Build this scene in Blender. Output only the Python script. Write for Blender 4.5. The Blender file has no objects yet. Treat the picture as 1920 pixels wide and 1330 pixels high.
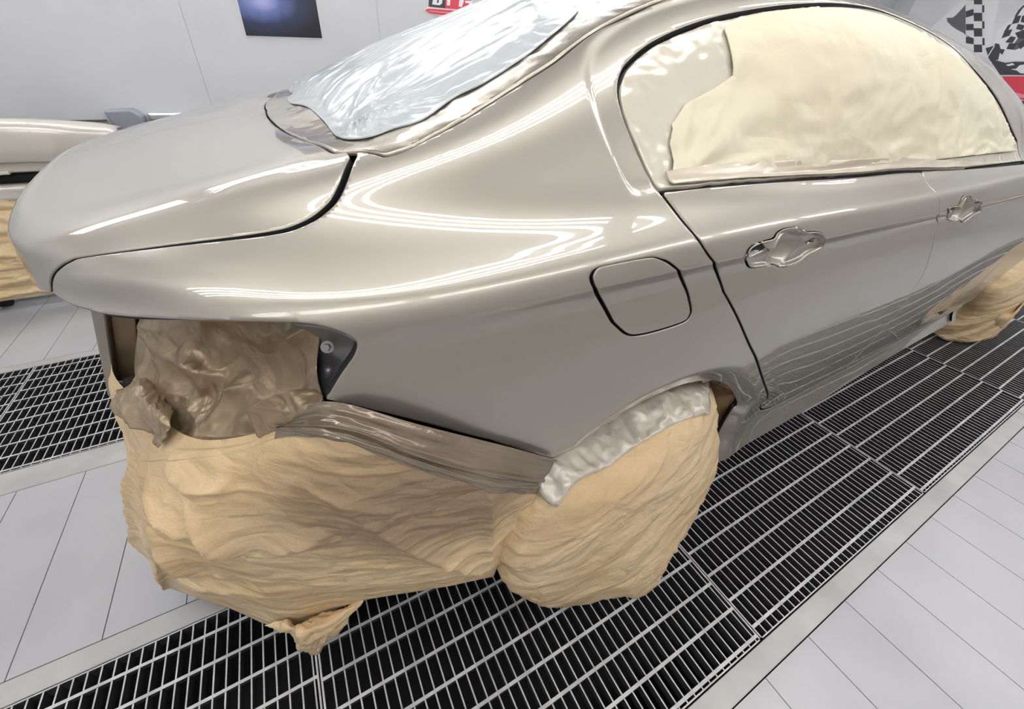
import bpy, bmesh, math, random
import numpy as np
from mathutils import Vector, Matrix

C = bpy.context.scene.collection
rng = np.random.default_rng(7)
random.seed(7)

# ---------------------------------------------------------------- camera
cam_d = bpy.data.cameras.new('camera')
cam = bpy.data.objects.new('camera', cam_d)
C.objects.link(cam)
cam_d.sensor_fit = 'HORIZONTAL'
cam_d.sensor_width = 36.0
cam_d.lens = 36.0*754.908/1920
cam_d.shift_y = -55.0/1920
cam_d.clip_start = 0.02
_r = Vector((0.8787124, -0.4759075, 0.0371016))
_d = Vector((-0.2317888, -0.4933337, -0.8383888))
_f = Vector((0.4172990, 0.7281030, -0.5438084))
_m = Matrix((_r, -_d, -_f)).transposed().to_4x4()
_m.translation = (0, 0, 1.2)
cam.matrix_world = _m
bpy.context.scene.camera = cam

# ---------------------------------------------------------------- world, exposure
W = bpy.data.worlds.new('world'); bpy.context.scene.world = W
W.use_nodes = True
W.node_tree.nodes['Background'].inputs[0].default_value = (.9, .95, 1, 1)
W.node_tree.nodes['Background'].inputs[1].default_value = 0.05
vs = bpy.context.scene.view_settings
vs.view_transform = 'Standard'; vs.look = 'None'; vs.gamma = 1.0; vs.exposure = 0.0
vs.use_curve_mapping = False

# ---------------------------------------------------------------- room dimensions
X0, X1 = -2.7, 7.2          # back and front walls
Y0, Y1 = -1.0, 3.35         # near and far walls
ZC = 2.75                   # ceiling
TUBE = 13.5
# fluorescent fixtures: x centre, y, z, tilt about x in degrees, half length
FIX = [(x, -.80, 2.50, 50, .62) for x in (-1.75, -.35, 1.05, 2.45, 3.85, 5.25)]+[(x, .90, 2.68, 0, 1.1) for x in (-1.5, .57, 2.97, 5.37)]+[(x, 3.12, 2.50, -50, .62) for x in (-1.75, -.35, 1.05, 2.45, 3.85, 5.25)]

# ---------------------------------------------------------------- materials
def mat(name, col, rough=.5, metal=0., coat=0., spec=.5, **kw):
    m = bpy.data.materials.new(name); m.use_nodes = True
    b = m.node_tree.nodes['Principled BSDF']
    b.inputs['Base Color'].default_value = (*col, 1)
    b.inputs['Roughness'].default_value = rough
    b.inputs['Metallic'].default_value = metal
    b.inputs['Coat Weight'].default_value = coat
    b.inputs['Coat Roughness'].default_value = .015
    b.inputs['Specular IOR Level'].default_value = spec
    for k, v in kw.items():
        b.inputs[k.replace('_', ' ')].default_value = v
    return m
def nodes(m): return m.node_tree.nodes, m.node_tree.links, m.node_tree.nodes['Principled BSDF']
def add_bump(m, scale=(1, 1, 1), nscale=30, detail=6, strength=.3, dist=.002, rough=.6, ridged=False):
    N, L, b = nodes(m)
    tc = N.new('ShaderNodeTexCoord'); mp = N.new('ShaderNodeMapping'); mp.inputs['Scale'].default_value = scale
    nz = N.new('ShaderNodeTexNoise'); nz.inputs['Scale'].default_value = nscale; nz.inputs['Detail'].default_value = detail
    nz.inputs['Roughness'].default_value = rough
    if ridged:
        nz.noise_type = 'RIDGED_MULTIFRACTAL'
    bp = N.new('ShaderNodeBump'); bp.inputs['Strength'].default_value = strength; bp.inputs['Distance'].default_value = dist
    L.new(tc.outputs['Object'], mp.inputs['Vector']); L.new(mp.outputs['Vector'], nz.inputs['Vector'])
    L.new(nz.outputs['Fac'], bp.inputs['Height'])
    old = b.inputs['Normal'].links
    if old: L.new(old[0].from_socket, bp.inputs['Normal'])
    L.new(bp.outputs['Normal'], b.inputs['Normal'])
    return m
def add_crease(m, scale, nscale, strength, dist, detail=2):
    """sharp V folds: the height is the distance of a noise from its middle value"""
    N, L, b = nodes(m)
    tc = N.new('ShaderNodeTexCoord'); mp = N.new('ShaderNodeMapping'); mp.inputs['Scale'].default_value = scale
    nz = N.new('ShaderNodeTexNoise'); nz.inputs['Scale'].default_value = nscale; nz.inputs['Detail'].default_value = detail; nz.inputs['Distortion'].default_value = .6
    sb = N.new('ShaderNodeMath'); sb.operation = 'SUBTRACT'; sb.inputs[1].default_value = .5
    ab = N.new('ShaderNodeMath'); ab.operation = 'ABSOLUTE'
    bp = N.new('ShaderNodeBump'); bp.inputs['Strength'].default_value = strength; bp.inputs['Distance'].default_value = dist
    L.new(tc.outputs['Object'], mp.inputs['Vector']); L.new(mp.outputs['Vector'], nz.inputs['Vector'])
    L.new(nz.outputs['Fac'], sb.inputs[0]); L.new(sb.outputs[0], ab.inputs[0]); L.new(ab.outputs[0], bp.inputs['Height'])
    old = b.inputs['Normal'].links
    if old: L.new(old[0].from_socket, bp.inputs['Normal'])
    L.new(bp.outputs['Normal'], b.inputs['Normal'])
    return m
def add_mottle(m, c1, c2, nscale=3, detail=5, lo=.35, hi=.65, scale=(1, 1, 1)):
    N, L, b = nodes(m)
    tc = N.new('ShaderNodeTexCoord'); mp = N.new('ShaderNodeMapping'); mp.inputs['Scale'].default_value = scale
    nz = N.new('ShaderNodeTexNoise'); nz.inputs['Scale'].default_value = nscale; nz.inputs['Detail'].default_value = detail
    cr = N.new('ShaderNodeValToRGB')
    cr.color_ramp.elements[0].position = lo; cr.color_ramp.elements[0].color = (*c1, 1)
    cr.color_ramp.elements[1].position = hi; cr.color_ramp.elements[1].color = (*c2, 1)
    L.new(tc.outputs['Object'], mp.inputs['Vector']); L.new(mp.outputs['Vector'], nz.inputs['Vector'])
    L.new(nz.outputs['Fac'], cr.inputs['Fac']); L.new(cr.outputs['Color'], b.inputs['Base Color'])
    return m
M = {}
M['paint'] = mat('champagne_metallic_paint', (.375, .35, .298), .40, .66, 1.0)
M['black'] = mat('shut_line_black', (.006, .006, .007), .7)
M['wellblack'] = mat('black_trim', (.012, .012, .013), .45)
M['wall'] = add_mottle(mat('white_booth_panel', (.7, .72, .74), .38), (.56, .575, .60), (.63, .645, .66), 1.2)
M['ceil_white'] = mat('white_ceiling_panel', (.68, .68, .68), .6)
M['ceil'] = mat('grey_filter_ceiling', (.15, .15, .155), .7)
M['floor'] = add_mottle(mat('grey_painted_steel_plank', (.4, .4, .42), .42), (.43, .435, .46), (.505, .51, .535), 2.2, 8)
add_bump(M['floor'], (1, 1, 1), 14, 4, .12, .002)
M['strip'] = add_mottle(mat('grey_steel_strip', (.42, .42, .42), .45), (.42, .42, .42), (.53, .53, .52), 6, 8)
M['gap'] = mat('floor_joint_dark', (.03, .03, .035), .8)
M['pit'] = mat('filter_pit_dark', (.02, .02, .024), .85)
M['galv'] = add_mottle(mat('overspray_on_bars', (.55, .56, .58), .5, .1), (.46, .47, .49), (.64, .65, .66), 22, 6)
M['bar_shade'] = mat('shaded_bar_side', (.07, .07, .075), .5, .3)  # bar sides coloured near black: the shade between bars is painted in
M['paper'] = add_mottle(mat('brown_masking_paper', (.58, .45, .29), .40), (.66, .475, .25), (.84, .67, .42), 2.6, 5, .3, .72)
add_bump(M['paper'], (1, 1, 1.6), 9, 8, .5, .016, .62)
add_bump(M['paper'], (.5, .5, 3.2), 16, 6, .30, .008, .6)
add_bump(M['paper'], (3, 1, 1), 60, 5, .18, .002, .6)
add_crease(M['paper'], (.9, .9, 2.0), 5.0, .6, .035)
add_crease(M['paper'], (1.4, 1.4, 1.4), 9, .45, .02, 1)
def overspray(src, name, centre, radius, col):
    """a copy of a paper with a soft brown overspray stain that was sprayed onto it at a place"""
    m = src.copy(); m.name = name; N, L, b = nodes(m)
    old = b.inputs['Base Color'].links[0].from_socket
    ge = N.new('ShaderNodeNewGeometry'); sb = N.new('ShaderNodeVectorMath'); sb.operation = 'SUBTRACT'; sb.inputs[1].default_value = centre
    sc = N.new('ShaderNodeVectorMath'); sc.operation = 'DIVIDE'; sc.inputs[1].default_value = radius
    ln = N.new('ShaderNodeVectorMath'); ln.operation = 'LENGTH'
    nz = N.new('ShaderNodeTexNoise'); nz.inputs['Scale'].default_value = 7; nz.inputs['Detail'].default_value = 5
    ad = N.new('ShaderNodeMath'); ad.operation = 'MULTIPLY_ADD'; ad.inputs[1].default_value = .9; 
    mr = N.new('ShaderNodeMapRange'); mr.interpolation_type = 'SMOOTHSTEP'; mr.inputs[1].default_value = .75; mr.inputs[2].default_value = 1.75; mr.inputs[3].default_value = 1; mr.inputs[4].default_value = 0
    mx = N.new('ShaderNodeMix'); mx.data_type = 'RGBA'; mx.inputs[7].default_value = (*col, 1)
    L.new(ge.outputs['Position'], sb.inputs[0]); L.new(sb.outputs[0], sc.inputs[0]); L.new(sc.outputs[0], ln.inputs[0])
    L.new(ge.outputs['Position'], nz.inputs['Vector'])
    L.new(nz.outputs['Fac'], ad.inputs[0]); L.new(ln.outputs['Value'], ad.inputs[2]); L.new(ad.outputs[0], mr.inputs[0])
    L.new(mr.outputs[0], mx.inputs[0]); L.new(old, mx.inputs[6]); L.new(mx.outputs[2], b.inputs['Base Color'])
    return m
M['paper_over'] = add_mottle(mat('painted_masking_paper', (.55, .47, .35), .30, .4), (.27, .195, .11), (.46, .37, .25), 4, 5, .3, .7)
add_bump(M['paper_over'], (1, 1, 1), 9, 8, .35, .012, .62)
add_crease(M['paper_over'], (1, 1, .8), 9, .8, .03)
M['paper_skirt'] = overspray(M['paper'], 'oversprayed_masking_paper', (.10, .36, .68), (.24, .30, .20), (.36, .255, .155))
M['cream'] = add_mottle(mat('cream_masking_paper', (.72, .66, .52), .5), (.64, .58, .41), (.72, .68, .52), 2.0, 4, .3, .7)
add_bump(M['cream'], (1, 1, 2.2), 6, 6, .25, .012, .55)
add_crease(M['cream'], (.8, 1, 1.8), 5, .4, .02)
M['film'] = mat('silvery_film', (.60, .56, .46), .2, .15)
add_bump(M['film'], (1, 1, 1), 26, 6, .5, .008, .6, True)
M['tapeband'] = add_mottle(mat('overpainted_tape', (.5, .45, .37), .32, .1, .3), (.48, .41, .30), (.60, .54, .43), 5, 5)
add_bump(M['tapeband'], (1, 1, 1), 30, 5, .15, .004)
M['brownfilm'] = add_mottle(mat('brown_glossy_film', (.25, .2, .15), .2, .4), (.2, .16, .12), (.34, .28, .21), 4, 4)
add_bump(M['brownfilm'], (1, 1, 6), 10, 5, .3, .006)
M['whitefilm'] = mat('translucent_white_film', (.53, .57, .58), .22)
M['whitefilm'].node_tree.nodes['Principled BSDF'].inputs['Transmission Weight'].default_value = .12
add_bump(M['whitefilm'], (1, 1, 1), 14, 5, .2, .008)
M['rimfilm'] = mat('pale_plastic_film', (.60, .55, .47), .28, .1, .2)
add_bump(M['rimfilm'], (1, 1, 1), 36, 7, .8, .010, .65, True)
M['grey'] = mat('grey_metal', (.3, .3, .32), .35, .8)
M['dark'] = mat('dark_grey_plastic', (.09, .09, .1), .4)
M['chrome'] = mat('chrome_bolt', (.7, .7, .72), .15, 1.0)
M['rail'] = mat('aluminium_rail', (.55, .56, .58), .3, .7)
M['tube'] = bpy.data.materials.new('fluorescent_tube'); M['tube'].use_nodes = True
_b = M['tube'].node_tree.nodes['Principled BSDF']
_b.inputs['Emission Color'].default_value = (1.0, .985, .98, 1); _b.inputs['Emission Strength'].default_value = TUBE
M['housing'] = mat('grey_enamel_reflector', (.22, .22, .22), .5)
M['rubber'] = mat('black_rubber', (.015, .015, .015), .6)

M['paint_tape'] = mat('overpainted_border', (.47, .42, .34), .25, .8, .4)
M['paint_spare'] = mat('beige_spare_paint', (.64, .60, .53), .3, .2, .8)
# ---------------------------------------------------------------- object helpers
def link(o, parent=None):
    C.objects.link(o)
    if parent is not None: o.parent = parent
    return o
def empty(name, loc=(0, 0, 0)):
    o = bpy.data.objects.new(name, None); o.location = loc; o.empty_display_size = .1
    return link(o)
def tag(o, label=None, cat=None, group=None, kind=None):
    if label: o['label'] = label
    if cat: o['category'] = cat
    if group: o['group'] = group
    if kind: o['kind'] = kind
    return o
def mesh_obj(name, verts, faces, m, parent=None, smooth=True):
    me = bpy.data.meshes.new(name)
    v = np.asarray(verts, float)
    if parent is not None:
        v = v-np.array(parent_loc(parent))
    me.from_pydata(v.tolist(), [], [tuple(int(i) for i in f) for f in faces])
    me.update()
    if smooth:
        me.polygons.foreach_set('use_smooth', [True]*len(me.polygons))
    me.materials.append(m)
    return link(bpy.data.objects.new(name, me), parent)
def parent_loc(p):
    l = Vector((0, 0, 0))
    while p is not None:
        l = l+p.location; p = p.parent
    return tuple(l)
class MB:
    """collects simple solids into one mesh"""
    def __init__(s): s.v = []; s.f = []
    def add(s, v, f):
        n = len(s.v); s.v += [tuple(p) for p in v]; s.f += [tuple(i+n for i in q) for q in f]
    def box(s, x0, x1, y0, y1, z0, z1):
        s.add([(x0,y0,z0),(x1,y0,z0),(x1,y1,z0),(x0,y1,z0),(x0,y0,z1),(x1,y0,z1),(x1,y1,z1),(x0,y1,z1)],
              [(0,3,2,1),(4,5,6,7),(0,1,5,4),(1,2,6,5),(2,3,7,6),(3,0,4,7)])
    def tube(s, pts, r, n=10, cap=True):
        pts = [Vector(p) for p in pts]; base = len(s.v); v = []; f = []
        for i, p in enumerate(pts):
            d = (pts[min(i+1, len(pts)-1)]-pts[max(i-1, 0)]).normalized()
            a = d.orthogonal().normalized() if i == 0 else (a-d*a.dot(d)).normalized()
            b = d.cross(a)
            rr = r[i] if isinstance(r, (list, tuple)) else r
            for k in range(n):
                t = 2*math.pi*k/n; v.append(p+rr*(math.cos(t)*a+math.sin(t)*b))
        for i in range(len(pts)-1):
            for k in range(n):
                f.append((i*n+k, i*n+(k+1) % n, (i+1)*n+(k+1) % n, (i+1)*n+k))
        if cap:
            f.append(tuple(range(n-1, -1, -1))); f.append(tuple((len(pts)-1)*n+k for k in range(n)))
        s.add(v, f)
    def build(s, name, m, parent=None, smooth=False, bevel=0, seg=2, m2=None):
        o = mesh_obj(name, s.v, s.f, m, parent, smooth)
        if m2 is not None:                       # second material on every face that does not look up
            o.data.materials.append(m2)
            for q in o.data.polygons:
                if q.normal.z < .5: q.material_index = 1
        if bevel:
            b = o.modifiers.new('bevel', 'BEVEL'); b.width = bevel; b.segments = seg; b.limit_method = 'ANGLE'
        return o
# value noise in numpy -------------------------------------------------------
_perm = rng.permutation(4096); _val = rng.random(4096)*2-1
def vnoise(P):
    P = np.asarray(P, float); i = np.floor(P).astype(int); f = P-i; u = f*f*f*(f*(f*6-15)+10)
    def h(a, b, c):
        return _val[_perm[(_perm[(_perm[a & 4095]+b) & 4095]+c) & 4095]]
    r = 0
    for dx in (0, 1):
        for dy in (0, 1):
            for dz in (0, 1):
                w = (u[..., 0] if dx else 1-u[..., 0])*(u[..., 1] if dy else 1-u[..., 1])*(u[..., 2] if dz else 1-u[..., 2])
                r = r+w*h(i[..., 0]+dx, i[..., 1]+dy, i[..., 2]+dz)
    return r
def crumple(P, scale, seed=0, octaves=4, warp=.6):
    """sharp folds like creased paper, about -1..1"""
    Q = np.asarray(P)*scale+seed*17.3
    Q = Q+warp*np.stack([vnoise(Q*.7+31), vnoise(Q*.7+57), vnoise(Q*.7+93)], -1)
    r = 0; a = 1.; tot = 0
    for o in range(octaves):
        r = r+a*(1-2.6*np.abs(vnoise(Q))); tot += a
        Q = Q*1.93+11.7; a *= .52
    return r/tot

# ---------------------------------------------------------------- floor: plank plates, strips and the two grated pits
X_A, X_B = X0, X1
mb = MB()
def planks(y0, y1, first, pitch, zt=0.0):
    x = first-pitch*math.ceil((first-X_A)/pitch)
    while x < X_B:
        a, b = max(x+.0012, X_A), min(x+pitch-.0012, X_B)
        if b-a > .01: mb.box(a, b, y0, y1, zt-.02, zt)
        x += pitch
planks(Y0, -.004, .7336, .1772)
planks(.803, 1.423, -.8065, .1672)
planks(2.257, Y1, -1.3089, .1702)
fl = mb.build('floor', M['floor']); tag(fl, kind='structure')
mb = MB(); mb.box(X_A, X_B, Y0, .05, -.06, -.021); mb.box(X_A, X_B, .741, 1.533, -.06, -.021); mb.box(X_A, X_B, 2.208, Y1, -.06, -.021)
for a, b in ((.03, .76), (1.51, 2.23)):
    mb.box(X_A, X_B, a, b, -.42, -.40); mb.box(X_A, X_B, a-.02, a+.012, -.42, -.03); mb.box(X_A, X_B, b-.012, b+.02, -.42, -.03)
tag(mb.build('floor', M['pit']), kind='structure')
for k, (a, b) in enumerate(((-.0015, .046), (.745, .8005), (1.4255, 1.529), (2.212, 2.2545))):
    mb = MB()
    for xa, xb in ((X_A, .4), (.402, 2.6), (2.602, X_B)): mb.box(xa, xb, a, b, -.02, .001)
    tag(mb.build('trim_%d' % (k+1), M['strip'], bevel=.002), kind='structure')
# grate panels
XS = [-2.69, -1.15, -.19, .7975, 1.7125, 2.7425, 3.755, 4.77, 5.78, 7.19]
def grate(x0, x1, y0, y1, y_first, where):
    root = empty('floor_grate', ((x0+x1)/2, (y0+y1)/2, -.03))
    tag(root, where, 'grate', 'galvanised floor grates')
    mb = MB()
    mb.box(x0, x0+.004, y0, y1, -.03, 0); mb.build('end_bar', M['galv'], root, m2=M['bar_shade'])
    mb = MB(); mb.box(x1-.004, x1, y0, y1, -.03, 0); mb.build('end_bar', M['galv'], root, m2=M['bar_shade'])
    mb = MB()
    x = x0+.025
    while x < x1-.008:
        j = random.uniform(-.0006, .0006)
        mb.box(x-.0016+j, x+.0016+j, y0, y1, -.03, -.0008); x += .0249
    mb.build('bearing_bars', M['galv'], root, m2=M['bar_shade'])
    mb = MB(); y = y_first
    while y < y1-.004:
        if y > y0+.004: mb.box(x0, x1, y-.0036, y+.0036, -.012, .0005)
        y += .0695
    mb.box(x0, x1, y0, y0+.003, -.03, 0); mb.box(x0, x1, y1-.003, y1, -.03, 0)
    mb.build('cross_bars', M['galv'], root, m2=M['bar_shade'])
NEAR_L = ['floor grate in the near pit beyond the left edge of the photo', 'floor grate in the near pit at the bottom left corner of the photo',
 'floor grate under the draped rear bumper and wrapped rear wheel', 'floor grate beside the rear door, next in front of the rear wheel cover',
 'floor grate beside the gap between the doors, in line with the sill', 'floor grate beside the wrapped front wheel at the right edge']
FAR_L = ['floor grate in the far pit beyond the left edge of the photo', 'floor grate in the far pit seen under the trunk lid, left of the draped bumper',
 'floor grate in the far pit hidden under the rear of the car', 'floor grate in the far pit under the middle of the car',
 'floor grate in the far pit under the front doors', 'floor grate in the far pit under the front of the car']
NEAR_L += ['floor grate in the near pit beside the front wing, beyond the frame', 'floor grate in the near pit ahead of the car', 'floor grate in the near pit against the front wall']
FAR_L += ['floor grate in the far pit ahead of the front axle', 'floor grate in the far pit ahead of the car', 'floor grate in the far pit against the front wall']
for k in range(9):
    off = (0, .012, 0, .016, 0, .012, 0, .012, 0)[k]
    grate(XS[k]+.0015, XS[k+1]-.0015, .049, .742, .0605+off, NEAR_L[k])
    grate(XS[k]+.0015, XS[k+1]-.0015, 1.532, 2.209, 1.596+off-.0695+.006, FAR_L[k])
# ---------------------------------------------------------------- walls, ceiling
def wall(name, boxes, m):
    mb = MB()
    for b in boxes: mb.box(*b)
    tag(mb.build(name, m), kind='structure')
M['wall_shade'] = add_mottle(mat('dull_mauve_wall', (.4, .37, .37), .5), (.46, .43, .425), (.54, .51, .50), 1.2)
xs = [X0, -1.35, -.275, .80, 1.875, 2.95, 4.025, 5.1, 6.175, X1]
wall('wall_far', [(a+.001, b-.001, Y1, Y1+.05, -.05, ZC) for a, b in zip(xs[:-1], xs[1:])]+[(X0, X1, Y1+.004, Y1+.06, -.05, ZC)], M['wall'])
wall('wall_near', [(a+.001, b-.001, Y0-.05, Y0, -.05, ZC) for a, b in zip(xs[:-1], xs[1:])]+[(X0, X1, Y0-.06, Y0-.004, -.05, ZC)], M['wall_shade'])
wall('wall_back', [(X0-.05, X0, Y0, Y1, -.05, ZC)], M['wall'])
wall('wall_front', [(X1, X1+.05, Y0, Y1, -.05, ZC)], M['wall'])
wall('ceiling', [(X0, X1, 1.42, 2.75, ZC, ZC+.05)], M['ceil'])
wall('ceiling', [(X0, X1, Y0, 1.42, ZC, ZC+.05), (X0, X1, 2.75, Y1, ZC, ZC+.05)], M['ceil_white'])
# ---------------------------------------------------------------- fluorescent fixtures
def row_name(y): return 'near wall row' if y < 0 else 'far wall row' if y > 3 else 'ceiling row above the car'
def fixture(x, y, z, a, L):
    root = empty('ceiling_light', (0, 0, 0))
    tag(root, 'four tube fluorescent fixture in the %s of the booth' % row_name(y), 'light', 'booth lights, %s' % row_name(y))
    mb = MB(); w, h = .20, .06
    mb.box(-L, L, -w, w, .05, .06); mb.box(-L, L, -w-.01, -w, -.01, .06); mb.box(-L, L, w, w+.01, -.01, .06)
    mb.box(-L-.01, -L, -w, w, -.01, .06); mb.box(L, L+.01, -w, w, -.01, .06)
    mb.build('housing', M['housing'], root)
    for k in range(4):
        mb = MB(); y_ = -.15+.10*k
        mb.tube([(-L+.02, y_, .015), (L-.02, y_, .015)], .019, 14)
        mb.build('tube', M['tube'], root, True)
    root.location = (x, y, z); root.rotation_euler = (math.radians(a), 0, 0)
for f_ in FIX: fixture(*f_)
# ---------------------------------------------------------------- measured shape data (metres)
SKIRT_NET = [[(0.3,0.352,0.637),(0.26,0.338,0.616),(0.255,0.34,0.58),(0.236,0.365,0.442),(0.22,0.385,0.322),(0.215,0.41,0.207)],[(0.158,0.35,0.76),(0.15,0.325,0.716),(0.142,0.326,0.693),(0.124,0.352,0.574),(0.101,0.385,0.43),(0.068,0.435,0.25)],[(0.056,0.352,0.846),(0.05,0.335,0.808),(0.046,0.336,0.787),(0.026,0.362,0.661),(-0.006,0.41,0.484),(-0.047,0.48,0.235)],[(-0.016,0.385,0.876),(-0.015,0.355,0.857),(-0.016,0.355,0.84),(-0.048,0.385,0.713),(-0.09,0.44,0.508),(-0.14,0.53,0.163)],[(-0.065,0.43,0.824),(-0.07,0.425,0.819),(-0.073,0.42,0.807),(-0.119,0.435,0.694),(-0.173,0.49,0.495),(-0.231,0.57,0.105)],[(-0.111,0.465,0.79),(-0.116,0.46,0.783),(-0.125,0.455,0.773),(-0.185,0.475,0.673),(-0.25,0.55,0.46),(-0.334,0.665,0.115)],[(-0.174,0.52,0.756),(-0.182,0.515,0.748),(-0.193,0.51,0.734),(-0.255,0.545,0.612),(-0.326,0.62,0.424),(-0.413,0.735,0.11)],[(-0.23,0.6,0.732),(-0.246,0.59,0.71),(-0.268,0.6,0.669),(-0.326,0.64,0.53),(-0.397,0.71,0.343),(-0.481,0.81,0.078)],[(-0.286,0.7,0.721),(-0.313,0.7,0.675),(-0.341,0.72,0.603),(-0.391,0.74,0.452),(-0.441,0.77,0.29),(-0.478,0.8,0.122)],[(-0.35,0.83,0.705),(-0.37,0.86,0.68),(-0.385,0.87,0.64),(-0.425,0.92,0.47),(-0.47,0.97,0.29),(-0.5,1.0,0.08)],[(-0.38,1.0,0.7),(-0.4,1.02,0.67),(-0.42,1.04,0.62),(-0.46,1.08,0.45),(-0.49,1.1,0.29),(-0.5,1.12,0.08)],[(-0.4,1.265,0.69),(-0.43,1.265,0.66),(-0.45,1.265,0.61),(-0.48,1.265,0.45),(-0.5,1.265,0.29),(-0.5,1.265,0.08)]]
LAMP_NET = [[(-0.002,0.425,0.953),(-0.006,0.445,0.917),(-0.017,0.45,0.877),(-0.018,0.41,0.871),(-0.017,0.385,0.874)],[(-0.045,0.5,0.926),(-0.059,0.535,0.867),(-0.07,0.52,0.817),(-0.069,0.46,0.814),(-0.065,0.43,0.819)],[(-0.103,0.56,0.909),(-0.126,0.6,0.845),(-0.137,0.58,0.795),(-0.125,0.51,0.784),(-0.112,0.465,0.786)],[(-0.162,0.63,0.886),(-0.188,0.66,0.825),(-0.201,0.64,0.772),(-0.188,0.57,0.752),(-0.175,0.52,0.753)],[(-0.214,0.7,0.866),(-0.242,0.73,0.807),(-0.251,0.71,0.759),(-0.243,0.65,0.731),(-0.233,0.6,0.726)],[(-0.25,0.76,0.842),(-0.286,0.8,0.775),(-0.308,0.8,0.724),(-0.298,0.745,0.715),(-0.287,0.7,0.717)]]
RW_RING = [(0.32,0.372,0.602),(0.264,0.355,0.577),(0.228,0.355,0.49),(0.212,0.362,0.39),(0.215,0.368,0.325),(0.232,0.365,0.234),(0.28,0.355,0.136),(0.38,0.345,0.017),(0.489,0.305,0.02),(0.616,0.267,-0.006),(0.668,0.275,0.051),(0.712,0.29,0.083),(0.818,0.325,0.079),(0.886,0.36,0.193),(0.904,0.385,0.308),(0.85,0.4,0.456),(0.797,0.41,0.555),(0.691,0.41,0.589),(0.593,0.405,0.595),(0.494,0.4,0.582),(0.401,0.385,0.577)]
RW_MID = (0.41,0.298,0.506)
FW_RING = [(2.979,0.41,0.548),(2.906,0.405,0.488),(2.848,0.405,0.373),(2.96,0.41,0.222),(2.95,0.455,0.11),(2.992,0.48,0.038),(3.001,0.44,0.017),(3.067,0.392,0.006),(3.149,0.338,0.026),(3.225,0.33,0.062),(3.109,0.325,0.208),(3.52,0.34,0.3),(3.5,0.345,0.55),(3.25,0.36,0.69),(3.02,0.38,0.68)]
LAMPCORNER_NET = [[(-0.03,0.46,0.941),(-0.009,0.415,0.958),(0.013,0.39,0.962),(0.029,0.375,0.952)],[(-0.038,0.52,0.888),(-0.01,0.45,0.923),(0.009,0.43,0.918),(0.026,0.395,0.929)],[(-0.04,0.53,0.864),(-0.011,0.46,0.901),(0.005,0.44,0.895),(0.019,0.4,0.913)],[(-0.042,0.53,0.827),(-0.014,0.465,0.865),(0.001,0.45,0.867),(0.011,0.395,0.904)],[(-0.041,0.48,0.818),(-0.021,0.43,0.851),(-0.017,0.41,0.864),(-0.012,0.392,0.875)]]
BOLT = (0.001,0.425,0.92)
KNOT_NET = [[(-0.247,0.56,0.189),(-0.188,0.53,0.187),(-0.125,0.51,0.196),(-0.046,0.49,0.23)],[(-0.225,0.55,0.133),(-0.173,0.48,0.226),(-0.138,0.48,0.205),(-0.078,0.49,0.2)],[(-0.221,0.545,0.083),(-0.209,0.53,0.068),(-0.188,0.53,0.025),(-0.135,0.52,0.076)]]
SCRAP_NET = [[(-0.101,0.455,0.841),(-0.064,0.44,0.861),(-0.024,0.42,0.871)],[(-0.102,0.455,0.815),(-0.065,0.43,0.839),(-0.019,0.39,0.874)],[(-0.1,0.455,0.79),(-0.075,0.43,0.819),(-0.048,0.41,0.841)]]
TWIST_NET = [[(-0.304,0.76,0.72),(-0.265,0.72,0.743),(-0.225,0.62,0.75)],[(-0.311,0.72,0.729),(-0.259,0.64,0.763),(-0.218,0.565,0.76)],[(-0.324,0.71,0.723),(-0.28,0.63,0.727),(-0.245,0.58,0.717)]]
FOLDS = [((-0.282,0.63,0.63),(-0.228,0.5,0.603),0.02,0.03),((-0.312,0.64,0.55),(-0.318,0.6,0.356),0.018,0.028),((-0.204,0.5,0.706),(-0.15,0.45,0.729),0.01,0.016),((-0.203,0.49,0.687),(-0.174,0.47,0.535),0.018,0.03),((-0.174,0.47,0.535),(-0.064,0.4,0.622),0.016,0.022),((-0.202,0.49,0.488),(-0.17,0.47,0.538),0.01,0.016),((-0.03,0.375,0.714),(0.194,0.39,0.287),0.026,0.02),((0.157,0.32,0.714),(0.193,0.385,0.315),0.016,0.014),((-0.068,0.39,0.763),(0.032,0.36,0.679),0.014,0.01),((-0.373,0.68,0.29),(-0.188,0.52,0.35),0.016,0.016),((-0.349,0.73,0.596),(-0.511,0.85,0.093),0.018,0.02),((-0.229,0.56,0.704),(-0.169,0.47,0.694),0.014,0.018),((-0.141,0.48,0.41),(0.154,0.4,0.335),0.016,0.01)]
FOLDS2 = [((-0.19,0.655,0.829),(-0.173,0.6,0.777),0.012,0.03),((-0.173,0.6,0.777),(-0.132,0.6,0.856),0.01,0.022),((-0.14,0.57,0.783),(-0.037,0.47,0.87),0.012,0.022),((-0.256,0.76,0.813),(-0.13,0.585,0.794),0.012,0.022),((-0.064,0.53,0.897),(-0.094,0.52,0.806),0.01,0.018),((-0.146,0.52,0.779),(-0.06,0.46,0.824),0.012,0.018),((-0.036,0.49,0.906),(-0.035,0.44,0.849),0.008,0.014)]
FW_MID = (3.25,0.315,0.36)
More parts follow.
